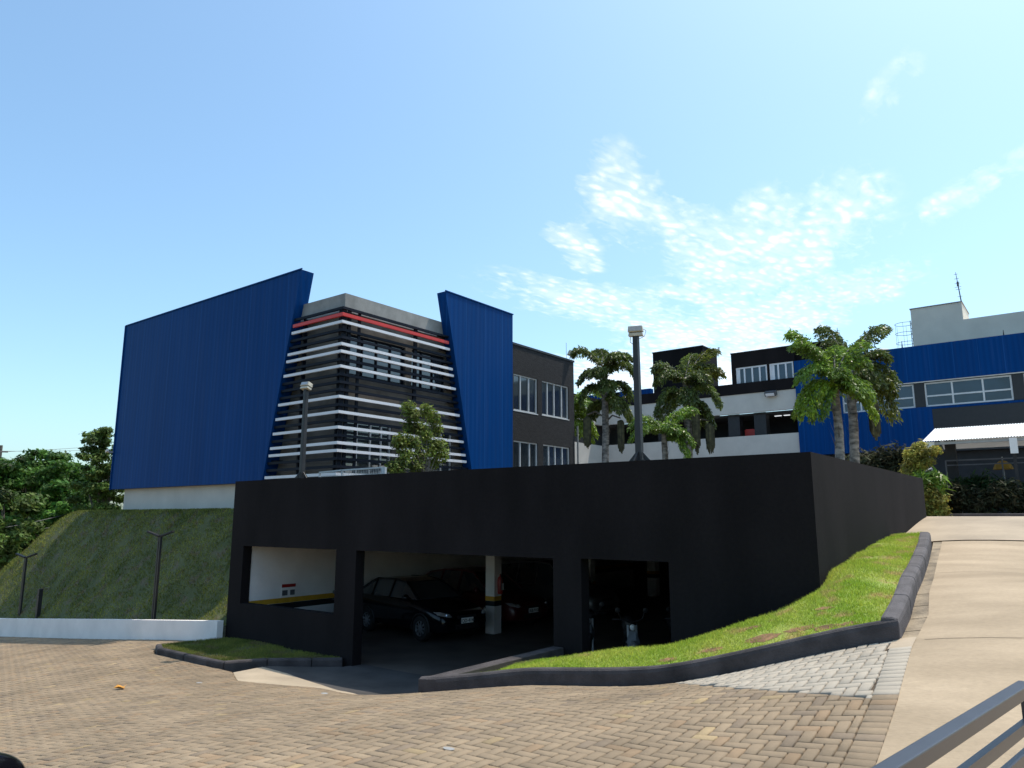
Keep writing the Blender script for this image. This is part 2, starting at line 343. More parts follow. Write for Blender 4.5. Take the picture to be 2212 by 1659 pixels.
def tps(P):
    def U(r): return np.where(r > 0, r*r*np.log(r+1e-9), 0)
    n = len(P); K = U(np.linalg.norm(P[:,None,:2]-P[None,:,:2], axis=2))+np.eye(n)*.02
    Q = np.hstack([np.ones((n,1)), P[:,:2]]); Mx = np.block([[K,Q],[Q.T,np.zeros((3,3))]])
    sol = np.linalg.solve(Mx, np.concatenate([P[:,2],np.zeros(3)]))
    def f(x, y):
        x = np.asarray(x,float); y = np.asarray(y,float); sh = x.shape; x = x.ravel(); y = y.ravel()
        r = np.hypot(x[:,None]-P[None,:,0], y[:,None]-P[None,:,1])
        return (U(r)@sol[:n]+sol[n]+sol[n+1]*x+sol[n+2]*y).reshape(sh)
    return f
T0 = tps(A)
def T(x, y): z = T0(x, y); return np.where(np.asarray(x) > -6, np.minimum(z, 3.02), z)
def t1(x, y): return float(T(np.array([x]), np.array([y]))[0])
def inpoly(x, y, poly):
    x = np.asarray(x); y = np.asarray(y); ins = np.zeros(x.shape, bool); n = len(poly)
    for i in range(n):
        x0,y0 = poly[i]; x1,y1 = poly[(i+1)%n]
        c = ((y0 > y) != (y1 > y)) & (x < (x1-x0)*(y-y0)/((y1-y0) if y1 != y0 else 1e-12)+x0); ins ^= c
    return ins
def densify(poly, step, closed=True):
    out = []; n = len(poly)
    for i in range(n if closed else n-1):
        a, b = Vector(poly[i]), Vector(poly[(i+1)%n]); k = max(1, int((b-a).length/step))
        out += [tuple(a.lerp(b, j/k)) for j in range(k)]
    if not closed: out.append(tuple(poly[-1]))
    return out
def patch(name, poly, hf, step, m, dz=0., kind='structure', smooth=True):
    bd = densify(poly, step); xs = [p[0] for p in poly]; ys = [p[1] for p in poly]
    gx, gy = np.meshgrid(np.arange(min(xs)+step*.5, max(xs), step), np.arange(min(ys)+step*.5, max(ys), step)); gx = gx.ravel(); gy = gy.ravel()
    k = inpoly(gx, gy, poly); gx, gy = gx[k], gy[k]
    b = np.array(bd)
    if len(gx):
        d = np.min(np.hypot(gx[:,None]-b[None,:,0], gy[:,None]-b[None,:,1]), axis=1); gx, gy = gx[d > step*.4], gy[d > step*.4]
    pts = [Vector(p) for p in bd]+[Vector((x,y)) for x, y in zip(gx, gy)]; n = len(bd)
    v, e, f, *_ = delaunay_2d_cdt(pts, [(i,(i+1)%n) for i in range(n)], [], 1, 1e-6)
    z = hf(np.array([p.x for p in v]), np.array([p.y for p in v]))+dz
    me = bpy.data.meshes.new(name); me.from_pydata([(p.x,p.y,float(h)) for p, h in zip(v, z)], [], [tuple(q) for q in f])
    import bmesh
    bm = bmesh.new(); bm.from_mesh(me); bmesh.ops.recalc_face_normals(bm, faces=bm.faces)
    if sum(q.normal.z for q in bm.faces) < 0: bmesh.ops.reverse_faces(bm, faces=bm.faces)
    bm.to_mesh(me); bm.free()
    me.materials.append(MT[m] if isinstance(m, str) else m)
    if smooth: me.shade_smooth()
    o = bpy.data.objects.new(name, me); COL.objects.link(o)
    if kind: o['kind'] = kind
    return o

# big ground sheet to the horizon (lowered under the garage)
gxs = np.array(sorted({*np.linspace(-60,30,91).round(2), -17.1,-16.9,-3.15,-2.95, -2000,-1200,-700,-400,-250,-160,-110,-80, 45,70,110,170,260,420,800,1400,2000}))
gys = np.array(sorted({*np.linspace(-30,60,91).round(2), 10.7,10.95, -2000,-1200,-700,-400,-250,-150,-90,-60,-45, 80,110,160,240,400,700,1200,2000}))
GX, GY = np.meshgrid(gxs, gys); rr = np.hypot(GX+15, GY-10)
TZ = np.clip(T(np.clip(GX,-50,11), np.clip(GY,-18,34)), -3, 3.3)-.25; fade = np.clip((rr-45)/70, 0, 1)
GZ = TZ*(1-fade)+(-3.2)*fade
bx = (GX > -60) & (GX < -16.95) & (GY > 10.6)
GZ = np.where(bx, np.minimum(GZ, -2.2), GZ)
GZ = np.where((GX > -17.0) & (GX < -3.0) & (GY > 10.8) & (GY < 60), -.6, GZ)
idx = np.arange(GX.size).reshape(GX.shape)
Fq = np.stack([idx[:-1,:-1],idx[:-1,1:],idx[1:,1:],idx[1:,:-1]], -1).reshape(-1,4)
o = fastmesh('ground', np.stack([GX,GY,GZ],-1).reshape(-1,3), Fq, 'ground', smooth=False); o['kind'] = 'structure'

# kerb lines of the grass bed
KF = [(-7.31,7.49),(-6.71,7.79),(-6.0,8.05),(-5.3,8.25),(-4.6,8.38),(-3.9,8.42),(-2.95,8.52),(-2.2,8.62),(-1.80,8.66)]
KR = [(-1.66,8.78),(-1.70,9.6),(-1.80,10.7),(-1.89,11.8),(-2.00,13),(-2.13,14.2),(-2.27,15.35)]
EDGE = [(-1.34,5.9),(-1.38,6.94),(-1.50,8.41)]      # driveway edge
GUT = [(-1.50,8.41),(-1.52,9.6),(-1.66,10.7),(-1.76,11.8),(-1.88,13),(-2.0,14.2),(-2.12,15.5)]
# -- concrete driveway
MT['drive'] = mat('driveway_concrete', (.41,.31,.205), .85, .08, 1.5, .3, 45, col2=(.29,.215,.135), stretch=(.45,1.1,1), var2=.14, detail=9)
MT['upperdrive'] = mat('upper_driveway_concrete', (.41,.32,.225), .85, .12, .9, .2, 45, var2=.10, detail=8)
def hT(dz): return lambda x, y: T(x, y)+dz
patch('driveway', [(-1.34,-14),*EDGE,*GUT[1:],(9,15.5),(9,-14)], hT(0), .35, 'drive')
patch('upper_driveway', [(-2.97,15.56),(-2.97,19.6),(-3.6,19.7),(-3.9,34),(12,34),(12,15.56)], hT(.008), .4, 'upperdrive')
# slab edge where the upper slab starts, and the thin joints of the driveway
mb = MB(); zz_ = [t1(x,15.56) for x in (-2.97,-2.2)]
mb.add([(-2.97,15.56,zz_[0]-.15),(-2.2,15.56,zz_[1]-.15),(-2.2,15.56,zz_[1]+.007),(-2.97,15.56,zz_[0]+.007)], [(0,1,2,3)])
mb.add([(-2.2,15.56,zz_[1]-.1),(9,15.56,t1(9,15.56)-.1),(9,15.56,t1(9,15.56)+.007),(-2.2,15.56,zz_[1]+.007)], [(0,1,2,3)])
mb.build('slab_edge', 'soil')['kind'] = 'structure'
mb = MB()
for yj in (8.62, 12.2, 3.2):
    pts = [(x, yj+.01*math.sin(x*3)) for x in np.linspace(-1.42 if yj < 9 else -1.78, 8, 30)]
    for (xa,ya),(xb,yb) in zip(pts, pts[1:]):
        mb.quad((xa,ya-.006,t1(xa,ya)+.004),(xb,yb-.006,t1(xb,yb)+.004),(xb,yb+.006,t1(xb,yb)+.004),(xa,ya+.006,t1(xa,ya)+.004))
MT['joint'] = mat('joint_dirt', (.20,.15,.10), .95)
mb.build('driveway_joints', 'joint')['kind'] = 'structure'

# -- gutter strip of old pavers between kerb and driveway
patch('gutter_strip', [(-1.66,8.70),(-1.70,9.6),(-1.80,10.7),(-1.89,11.8),(-2.0,13),(-2.13,14.2),(-2.27,15.54),(-2.125,15.54),*GUT[1:-1][::-1],(-1.505,8.70)], hT(-.012), .3,
      mat('gutter_concrete', (.30,.235,.16), .9, .3, 3, .5, 30, var2=.2))
mb = MB()
for yy in (9.05,9.55,10.1,10.7,11.35,12.1,13.0,14.0):
    xl = np.interp(yy,[p[1] for p in KR],[p[0] for p in KR]); xr = np.interp(yy,[p[1] for p in GUT],[p[0] for p in GUT]); z = t1(xr,yy)-.006
    mb.quad((xl,yy,z),(xr,yy-.02,z),(xr,yy,z),(xl,yy+.02,z))
mb.build('gutter_joints', 'joint')['kind'] = 'structure'

# -- brick pavers, laid one by one on the sloping ground (herringbone), plus the soldier course and the pale patch
def onT(x, y):
    z = 1.0
    for _ in range(60): p = onZ(x, y, z); z = .6*z+.4*t1(p.x, p.y)
    return p
_pl = [onT(x, 1473.7+(x-1417.6)*.0795) for x in (1417,1500,1590,1680,1770,1860,1900)]
PX, PY = [p.x for p in _pl], [p.y for p in _pl]; XPL = PX[0]; print('pale line', [(round(a,2),round(b,2)) for a,b in zip(PX,PY)])
def PALE(x): return np.interp(x, PX, PY)
YSP = float(PALE(-1.48))
def brick_fields():
    out = {'brown': [], 'pale': []}
    u = .1035; x0, y0 = -36.0, -9.0
    ni, nj = int((36-1.5)/u), int((11.2+9)/u)
    I, J = np.meshgrid(np.arange(ni), np.arange(nj)); K = (I-J) % 4
    hx = x0+(I[K==0]+1)*u; hy = y0+(J[K==0]+.5)*u; vx = x0+(I[K==3]+.5)*u; vy = y0+(J[K==3]+1)*u
    cx = np.concatenate([hx,vx]); cy = np.concatenate([hy,vy]); ax = np.concatenate([np.ones_like(hx), np.zeros_like(vx)])
    return cx, cy, ax, u
cx, cy, ax, U_ = brick_fields()
inner = np.interp(cy, [-14,5.83,6.9,8.41], [-1.55,-1.55,-1.58,-1.71])
hw = np.where(ax == 1, U_-.0048, U_/2-.0048); hh = np.where(ax == 1, U_/2-.0048, U_-.0048)
xr = np.minimum(cx+hw, inner-.006); xl = cx-hw; keep = xr-xl > .03
LX = [-36,-17.35,-17.3,-16.6,-13.95,-13.4,-12.2,-10,-8.6,-7.5,-7.31,-6.71,-6,-5.3,-4.6,-3.9,-2.95,-2.2,-1.8,-1.5]
LY = [10.45,10.45,9.05,8.75,8.72,8.62,7.95,8.05,7.55,7.45,7.46,7.77,8.03,8.23,8.36,8.40,8.50,8.60,8.64,8.64]
def make_bricks(name, k, m, tones, up=None, lo=None):
    x0_, x1_, b0, t0_ = xl[k], xr[k], yb[k], yt[k]
    Yc = np.stack([b0,b0,t0_,t0_],1).astype(float); X = np.stack([x0_,x1_,x1_,x0_],1)
    if up is not None:
        lim = up(X); Yc = np.minimum(Yc, lim)
    if lo is not None:
        lim = lo(X); Yc = np.maximum(Yc, lim)
    ok = (Yc[:,2]-Yc[:,1] > .012) & (Yc[:,3]-Yc[:,0] > .012); X, Y = X[ok], Yc[ok]; n = len(X); cxx, cyy = X.mean(1), Y.mean(1)
    tilt = rng.normal(0, .0010, (n,4)); jz = rng.normal(0, .0013, n); Zg = T(X, Y)
    bev = .005; sx = np.array([1,-1,-1,1])*bev; sy = np.array([1,1,-1,-1])*bev
    top = np.stack([X+sx, Y+sy, Zg+.0085+jz[:,None]+tilt], -1); low = np.stack([X, Y, Zg+.002+jz[:,None]], -1); deep = np.stack([X, Y, Zg-.03], -1)
    V = np.concatenate([top,low,deep],1).reshape(-1,3); b = (np.arange(n)*12)[:,None,None]
    fs = np.array([[0,1,2,3]]+[[4+i,4+(i+1)%4,(i+1)%4,i] for i in range(4)]+[[8+i,8+(i+1)%4,4+(i+1)%4,4+i] for i in range(4)])
    o = fastmesh(name, V, (b+fs[None]).reshape(-1,4), m, tone=np.repeat(tones(n, cxx, cyy), 9, axis=0)); o['kind'] = 'structure'; return o
yt = cy+hh; yb = cy-hh; LIM = lambda x: np.interp(x, LX, LY)
def brown_tones(n, x, y):
    v = rng.normal(1, .04, n)[:,None]*np.ones((n,3)); q = rng.random(n)
    v[q < .012] *= (1.12,1.11,.97); v[(q > .055) & (q < .15)] *= (1.04,.97,.91); v[(q > .15) & (q < .21)] *= (.82,.83,.88); v[q > .994] *= (1.32,1.30,1.12)
    v *= (1+.03*np.sin(x*.9+1.3*np.sin(y*.7)))[:,None]
    return np.clip(v, .3, 1.8)
def pale_tones(n, x, y): return np.clip(rng.normal(1, .035, n)[:,None]*np.ones((n,3))*np.where(rng.random(n) < .1, .93, 1)[:,None], .5, 1.2)
MT['brick'] = vcol(mat('clay_grey_paver', (.285,.212,.138), .85, .12, 1.2, .5, 120, var2=.12, spec=.3))
MT['palebrick'] = vcol(mat('pale_paver', (.40,.35,.285), .9, .05, 1.2, .35, 120, var2=.07, spec=.12))
make_bricks('brick_pavement', keep, 'brick', brown_tones, up=lambda x: np.minimum(LIM(x), np.where(x > XPL, PALE(x)-.002, 99)))
make_bricks('pale_brick_pavement', keep & (cx > -4.5), 'palebrick', pale_tones, up=LIM, lo=lambda x: np.where(x < XPL, 99, PALE(x)+.002))
# soldier course
ys_ = np.arange(-9, 8.38, .1035); ix = np.interp(ys_+.05, [-14,5.83,6.9,8.41], [-1.55,-1.55,-1.58,-1.71]); ox = np.interp(ys_+.05, [-14,5.9,6.94,8.41], [-1.34,-1.34,-1.38,-1.50])
xl, xr, yb, yt = ix+.003, ox-.003, ys_+.003, ys_+.1005
make_bricks('paver_border', ys_ <= YSP, 'brick', brown_tones)
make_bricks('pale_paver_border', ys_ > YSP, 'palebrick', pale_tones)
MT['sand'] = mat('joint_sand', (.085,.062,.042), .95, .2, 8, .4, 90)
patch('paver_bedding', [(-36,-9),(-1.34,-9),*EDGE,(-1.66,8.72),*KF[::-1][1:],(-7.5,7.47),(-8.6,7.57),(-10,8.07),(-12.2,7.97),(-13.4,8.64),(-13.95,8.74),(-16.6,8.77),(-17.3,9.07),(-17.4,10.5),(-36,10.5)], hT(-.012), .35, 'sand')
patch('far_paving', [(-75,-28),(-36.02,-28),(-36.02,10.5),(-75,10.5)], lambda x,y: T(np.clip(x,-60,0),np.clip(y,-20,20)), 2, mat('far_paving', (.33,.27,.19), .9, .1, 1.2))
patch('rear_paving', [(-36,-28),(9,-28),(9,-14.02),(-1.36,-14.02),(-1.36,-9.02),(-36,-9.02)], lambda x,y: T(x,np.clip(y,-20,20)), 1.5, MT['far_paving'] if 'far_paving' in MT else 'brick')
patch('corner_concrete', [(-1.72,8.375),(-1.495,8.375),(-1.505,8.72),(-1.62,8.74),(-1.72,8.68)], hT(.006), .1, 'upperdrive')
# light debris / worn spots on the paving
mb = MB()
for (x,y,z_,L_,W_) in [(430,1487,.1,.16,.05),(700,1512,.45,.14,.05),(970,1632,1.1,.13,.04)]:
    p = onZ(x,y,z_); p.z = t1(p.x,p.y)+.014; n = 7
    mb.add([(p.x+math.cos(k*2*math.pi/n)*L_*.5*(.8+.3*random.random()), p.y+math.sin(k*2*math.pi/n)*W_*.9, p.z) for k in range(n)], [tuple(range(n))])
mb.build('paint_spots', 'conc')['kind'] = 'structure'

# -- entrance ramp (concrete) down to the garage
_RE = [(-7.33,7.47),(-7.9,7.48),(-8.6,7.555),(-10,8.055),(-11.2,8.0),(-12.2,7.955),(-13.4,8.62)]
RZ = tps(np.array([(x,y,t1(x,y)-.004) for x,y in _RE]+[(-7.4,7.9,.44),(-7.4,8.4,.27),(-8.2,8.4,.26),(-9.2,8.5,.19),(-7.4,9.1,.05),(-9,9.2,.04),(-10.5,8.7,.10),(-12,9.1,.03),(-13.4,9.2,.05),(-7.4,10.66,-.01),(-9.8,10.66,-.01),(-12.3,10.66,-.01),(-12.3,10.95,-.01),(-7.4,10.95,-.01)]))
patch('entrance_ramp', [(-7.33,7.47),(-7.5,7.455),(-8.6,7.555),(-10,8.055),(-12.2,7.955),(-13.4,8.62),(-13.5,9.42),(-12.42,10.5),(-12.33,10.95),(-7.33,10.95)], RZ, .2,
      mat('concrete_painted_shade', (.065,.060,.058), .85, .2, 1.5, .25, 60, var2=.15))  # garage shade is put into this dark ramp colour
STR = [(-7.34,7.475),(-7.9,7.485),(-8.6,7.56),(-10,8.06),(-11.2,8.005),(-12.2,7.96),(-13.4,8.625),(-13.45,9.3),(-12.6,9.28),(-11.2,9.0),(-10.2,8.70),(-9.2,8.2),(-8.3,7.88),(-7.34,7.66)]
patch('painted_sunlit_strip', STR, lambda x,y: RZ(x,y)+.006, .2, mat('concrete_painted_sun', (.43,.345,.245), .85, .1, 1.5, .25, 60, var2=.1))  # sunlit part of the ramp, painted paler and trimmed near the shadow edge

# -- kerbs
def kerb(name, line, side, wdt, hgt, m='kerb', gap=0, seg=.8, ins=0.0, base=-.12):
    """rounded kerb swept along line (outer foot); side=+1: body lies left of the direction of travel"""
    pts = densify(line, .12, closed=False); n = len(pts); mb = MB(); vs = []
    prof = [(0,base),(0,hgt*.70),(.012,hgt*.88),(.035,hgt*.98),(.06,hgt),(wdt-.03,hgt),(wdt-.005,hgt*.96),(wdt,hgt*.8),(wdt,base)]
    dist = 0; cells = []
    for i, p in enumerate(pts):
        a = Vector(pts[max(i-1,0)]); b = Vector(pts[min(i+1,n-1)]); t = (b-a).normalized(); nr = Vector((-t.y, t.x))*side
        z = t1(*p); jig = random.gauss(0,.0015)
        if i: dist += (Vector(p)-Vector(pts[i-1])).length
        vs.append([(p[0]+nr.x*(o_+jig), p[1]+nr.y*(o_+jig), z+h_) for o_, h_ in prof]); cells.append(int(dist/seg))
    k = len(prof)
    runs = []; st = 0
    for i in range(1, n):
        if gap and cells[i] != cells[st]: runs.append((st, i)); st = i
    runs.append((st, n-1))
    for a, b in runs:
        if b <= a: continue
        ring = [list(map(Vector, vs[i])) for i in range(a, b+1)]
        if gap:
            t = (ring[1][0]-ring[0][0]).normalized()*gap/2
            cen0 = sum(ring[0], Vector())/k; cen1 = sum(ring[-1], Vector())/k
            ring = [[v+t*2+(cen0-v)*.12 for v in ring[0]]]+[[v+t*2.0 for v in ring[0]]]*0+[[v+t*4 for v in ring[0]]]+ring[1:-1]+[[v-t*4 for v in ring[-1]]]+[[v-t+(cen1-v)*.12 for v in ring[-1]]]
        fl = [v for r_ in ring for v in r_]; m_ = len(ring)
        fs = [(i*k+j, i*k+j+1, (i+1)*k+j+1, (i+1)*k+j) for i in range(m_-1) for j in range(k-1)]
        fs += [tuple(range(k-1,-1,-1)), tuple(range((m_-1)*k, m_*k))]
        mb.add(fl, fs)
    o = mb.build(name, m); o['kind'] = 'structure'; return o
kerb('kerb', KF+[(-1.66,8.69)], 1, .15, .21)
MT['kerb_lit'] = mat('kerb_paint_sunlit', (.112,.100,.102), .85, .2, 3, .5, 60, spec=.3, var2=.2)  # same paint as the other kerbs, lightened to put sunlight into the colour
kerb('kerb', [(-1.655,8.70)]+KR[1:], 1, .17, .21, m='kerb_lit', gap=.012, seg=.95)
KL = [(-17.35,9.12),(-16.6,8.77),(-15.7,8.74),(-14.8,8.74),(-13.98,8.75)]
kerb('kerb', KL, 1, .12, .14, gap=.01, seg=.95)
kerb('kerb', [(-13.95,8.76),(-13.6,9.36),(-13.0,10.0),(-12.5,10.55)], 1, .12, .15, gap=.008, seg=.8)
kerb('kerb', [(-4.3,31.0),(11,31.0)], 1, .15, .12, m='kerb')

# -- grass bed beside the driveway
GA = [(x, y+.13, t1(x,y)+.17) for x, y in KF[1:-1]]+[(-7.1,7.9,.78),(-7.05,8.5,.74),(-7.1,10.6,.30),(-6.6,10.6,.40),*[tuple(onY(x,y,Y)) for x,y,Y in ((1113,1438,9.0),(1245,1419,9.3),(1345,1403,9.5),(1512,1378,9.65),(1614,1343,9.8),(1700,1314,9.95),(1750,1288,10.25))],(-6,10.66,.55),(-5.1,10.66,.80),(-4,10.66,1.28),(-3.3,10.66,1.76),(-2.95,10.66,2.06),(-2.95,11.14,2.24),(-2.95,12.6,2.42),(-2.95,14.04,2.56),(-2.95,15.4,2.66),(-1.9,8.9,1.9)]+[(x-.17,y,t1(x,y)+.16) for x, y in KR[1:]]
G = tps(np.array(GA)); BED = [(-7.10,7.83),*[(x,y+.10) for x,y in KF[1:-1]],(-1.80,8.80),*[(x-.14,y) for x,y in KR[1:-1]],(-2.41,15.53),(-2.94,15.53),(-2.94,10.65),(-7.10,10.65)]
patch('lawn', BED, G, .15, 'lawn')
BARE = [(-3.15,8.92,.16),(-2.75,9.0,.13),(-2.45,8.93,.12),(-3.75,8.85,.10),(-2.6,9.5,.09),(-4.3,8.75,.10),(-2.2,8.95,.08),(-3.4,9.3,.08)]
def blades(name, poly, hf, dens, hgt, wid, m, label):
    xs = [p[0] for p in poly]; ys = [p[1] for p in poly]; n = int((max(xs)-min(xs))*(max(ys)-min(ys))*dens)
    x = rng.uniform(min(xs),max(xs),n); y = rng.uniform(min(ys),max(ys),n); k = inpoly(x,y,poly); x, y = x[k], y[k]
    # leave worn thin spots
    thin = np.sin(x*3.1+np.sin(y*2.3)*1.7)*np.sin(y*3.7+x*1.1); k = (rng.random(len(x)) > np.clip((thin-.45)*1.8,0,.85)); x, y = x[k], y[k]
    for sx_, sy_, sr_ in BARE: k = (rng.random(len(x)) > .8*np.exp(-(((x-sx_)/(sr_*1.6))**2+((y-sy_)/(sr_*.8))**2)*1.2)); x, y = x[k], y[k]
    n = len(x); z = hf(x,y)-.004; a = rng.uniform(0,2*np.pi,n); h = hgt*rng.uniform(.45,1.25,n); ww = wid*rng.uniform(.6,1.3,n); ln = rng.normal(0,.45,(n,2))*h[:,None]
    V = np.empty((n,3,3)); dxx = np.cos(a)*ww/2; dyy = np.sin(a)*ww/2
    V[:,0] = np.stack([x-dxx,y-dyy,z],1); V[:,1] = np.stack([x+dxx,y+dyy,z],1); V[:,2] = np.stack([x+ln[:,0],y+ln[:,1],z+h],1)
    t = rng.normal(1,.2,n)[:,None]*np.ones((n,3)); q = rng.random(n); t[q < .13] *= (1.35,1.15,1.1)
    o = fastmesh(name, V.reshape(-1,3), np.arange(n*3).reshape(-1,3), m, tone=np.clip(t,.4,1.7)); tag(o, label, 'grass', kind='stuff'); return o
for sx_, sy_, sr_ in BARE:
    n_ = 14; pg = [(sx_+math.cos(k*2*math.pi/n_)*sr_*1.5*random.uniform(.6,1.1), sy_+math.sin(k*2*math.pi/n_)*sr_*.7*random.uniform(.6,1.1)) for k in range(n_)]
    patch('bare_soil', pg, lambda x,y: G(x,y)+.004, .06, 'soil')
blades('grass', BED, G, 5200, .040, .010, 'blades', 'bright green lawn inside the dark kerb beside the driveway')
# -- small bed at the left of the entrance
BL = [(-17.22,9.2),(-16.55,8.89),(-14.05,8.87),(-13.72,9.42),(-13.1,10.05),(-12.62,10.5),(-12.62,10.65),(-17.0,10.65)]
hB = lambda x,y: T(x,y)+.10+.02*np.sin(x*1.7)*np.cos(y*2)
patch('lawn', BL, hB, .2, 'bank'); blades('grass', BL, hB, 3500, .05, .012, 'bankblades', 'small shaded lawn in the kerbed corner left of the garage entrance')  # darker bank grass used here so the garage shade sits in the colour
# -- embankment
def smin(a,b,k=.5): h = np.clip(.5+.5*(b-a)/k,0,1); return b*(1-h)+a*h-k*h*(1-h)
def bankz(x, y):
    du = np.clip(-32.6-x,0,None); dv = np.clip(13.55-y,0,None); d = np.hypot(du*.30, dv)
    foot = T0(np.clip(x,-60,-17), np.full(np.shape(x),10.6))+.34
    t = np.clip(1-(np.sqrt(d*d+.25)-.5)/2.48, 0, 1)
    z = foot+(3.24-foot)*t**np.interp(x,[-34,-26,-20],[1.12,1.2,1.45])-np.clip(y-15.5,0,50)*.25*(x < -31.5)
    z = z-np.clip(du*.30-2.6,0,None)*1.2
    return np.maximum(z+(.05*np.sin(x*1.3+y)+.03*np.sin(x*3.1-y*2.2))*np.clip(d,0,1)*np.clip((y-10.6)*1.5,0,1), -2.8)
BK = [(-62,10.56),(-17.02,10.56),(-17.02,15.2),(-31,15.2),(-31.4,24),(-62,24)]
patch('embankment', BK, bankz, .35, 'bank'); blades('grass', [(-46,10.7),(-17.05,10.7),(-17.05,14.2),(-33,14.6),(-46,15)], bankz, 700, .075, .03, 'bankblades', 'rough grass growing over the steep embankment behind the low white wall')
# hollows along the crest
# -- plaza slab
mb = MB(); mb.box(-16.95,-3.0,27.0,46,2.66,2.95); mb.box(-31,-16.97,14.4,46,2.4,2.95); mb.box(-36,12,34.02,60,2.5,3.10); o = mb.build('plaza', 'conc'); o['kind'] = 'structure'

# ------------------------------------------------------------------ garage
YG = 10.66; ZT = 3.90
gar = thing('parking_garage', (-10,YG,0), 'low charcoal garage block with three openings under a solid parapet', 'garage')
mb = MB()
holes = [(-16.47,-12.98,.96,2.315),(-12.33,-7.30,-.2,2.315),(-6.74,-5.16,.80,2.33)]
wall(mb, 'y', YG, YG+.24, -17.0, -3.2, -.6, ZT, holes)
mb.build('front_wall', 'dark', gar)
mb = MB(); mb.box(-3.2,-2.95,YG,19.62,-.4,ZT); mb.build('side_wall', 'dark', gar)
mb = MB(); mb.box(-17.0,-16.75,YG+.24,14.3,-.6,ZT); mb.build('end_wall', 'dark', gar)
mb = MB(); mb.box(-16.75,-3.2,YG+.24,27,2.62,2.93); mb.build('roof_slab', 'wallgrey', gar)
mb = MB(); mb.box(-16.75,-3.2,YG+.24,31,-.25,-.02); mb.build('floor', 'floor', gar)
mb = MB(); mb.box(-16.75,-16.5,YG+.24,31,-.02,2.62); iw = mb.build('inside_wall', 'white', gar); iw['label'] = 'white inside wall with a yellow and black stripe'
mb = MB(); mb.box(-16.5,-16.495,YG+.25,30.8,.86,.985); mb.build('yellow_stripe', 'yellow', iw)
mb = MB(); mb.box(-16.5,-16.495,YG+.25,30.8,.71,.855); mb.build('black_stripe', 'black', iw)
mb = MB(); mb.box(-16.5,-3.2,30.5,31,-.02,2.62); mb.box(-3.2,-2.97,19.62,31,-.02,2.62); mb.build('rear_wall', 'pole', gar)
for (x,y,s_) in [(-12.70,15.78,.30),(-13.1,21.3,.30),(-13.6,26.9,.36),(-8.2,21.3,.3),(-5.0,15.9,.3)]:
    x0 = x-s_; mb = MB(); mb.box(x0,x,y,y+s_,-.02,2.62); p_ = mb.build('pillar', 'white', gar)
    e = .003
    mb = MB(); mb.box(x0-e,x+e,y-e,y+s_+e,.82,.935); mb.build('yellow_band', 'yellow', p_)
    mb = MB(); mb.box(x0-e,x+e,y-e,y+s_+e,.69,.818); mb.build('black_band', 'black', p_)
# low wall beside the ramp
mb = MB(); z0 = .885
mb.add([(-7.32,7.48,.4),(-7.10,7.60,.4),(-7.10,YG,-.1),(-7.32,YG,-.1),(-7.32,7.48,z0),(-7.10,7.60,z0),(-7.10,YG,z0),(-7.32,YG,z0)],
       [(0,3,2,1),(4,5,6,7),(0,1,5,4),(1,2,6,5),(2,3,7,6),(3,0,4,7)])
tag(mb.build('retaining_wall', 'kerb', bevel=.012), 'low grey flat-topped wall running from the kerb tip into the garage', 'wall')

# things in the garage
sg = thing('wall_sign', (-16.49,12.05,.68), 'small white notice with a red header on the white garage wall', 'sign')
mb = MB(); mb.box(-16.494,-16.485,11.83,12.27,.99+.02,1.33); mb.build('board', 'white', sg)
mb = MB(); mb.box(-16.484,-16.480,11.84,12.26,1.24,1.32); mb.build('header', 'extred', sg)
MB().box(-16.484,-16.480,11.86,12.02,1.04,1.17).build('pictogram', 'wire', sg); MB().box(-16.484,-16.480,12.10,12.24,1.04,1.17).build('pictogram', 'wire', sg)
fe = thing('fire_extinguisher', (-12.62,15.93,1.0), 'red fire extinguisher hung on the right side of the white pillar', 'fire extinguisher')
mb = MB(); mb.lathe([(.0,.0),(.065,.0),(.075,.03),(.075,.36),(.06,.42),(.02,.46),(.02,.5)], (-12.62,15.93,1.0), 'z', 14); mb.build('cylinder', 'extred', fe, smooth=True)
mb = MB(); mb.tube([(-12.62,15.93,1.5),(-12.58,15.9,1.52),(-12.53,15.88,1.4),(-12.54,15.88,1.1)], .012, 6); mb.build('hose', 'black', fe)
mb = MB(); mb.box(-12.546,-12.542,15.88,15.98,1.1,1.28); mb.build('label_patch', 'white', fe)

# cars --------------------------------------------------------------------
def wheel(parent, x, y, r, side):
    w_ = MB().lathe([(r*.62,-.09),(r*.93,-.1),(r,-.07),(r,.07),(r*.93,.1),(r*.62,.09)], (x,y,r), 'y', 24, cap=False).build('wheel', 'tyre', parent, local=True, smooth=True)
    mb = MB(); mb.lathe([(r*.64,.03*side),(r*.66,.085*side),(r*.60,.09*side),(r*.57,.05*side)], (x,y,r), 'y', 24, cap=False)
    for k in range(9):
        a = k*2*math.pi/9; mb.rbar((x,y+.075*side,r),(x+math.cos(a)*r*.60,y+.07*side,r+math.sin(a)*r*.60), .035, .022, up=(0,1,0))
    mb.lathe([(.0,.09*side),(r*.16,.088*side),(r*.17,.05*side)], (x,y,r), 'y', 12, cap=False)
    mb.build('rim', 'rim', w_, local=True)
    MB().lathe([(.0,.01*side),(r*.6,.01*side)], (x,y,r), 'y', 20, cap=False).build('brake_disc', 'black', w_, local=True)
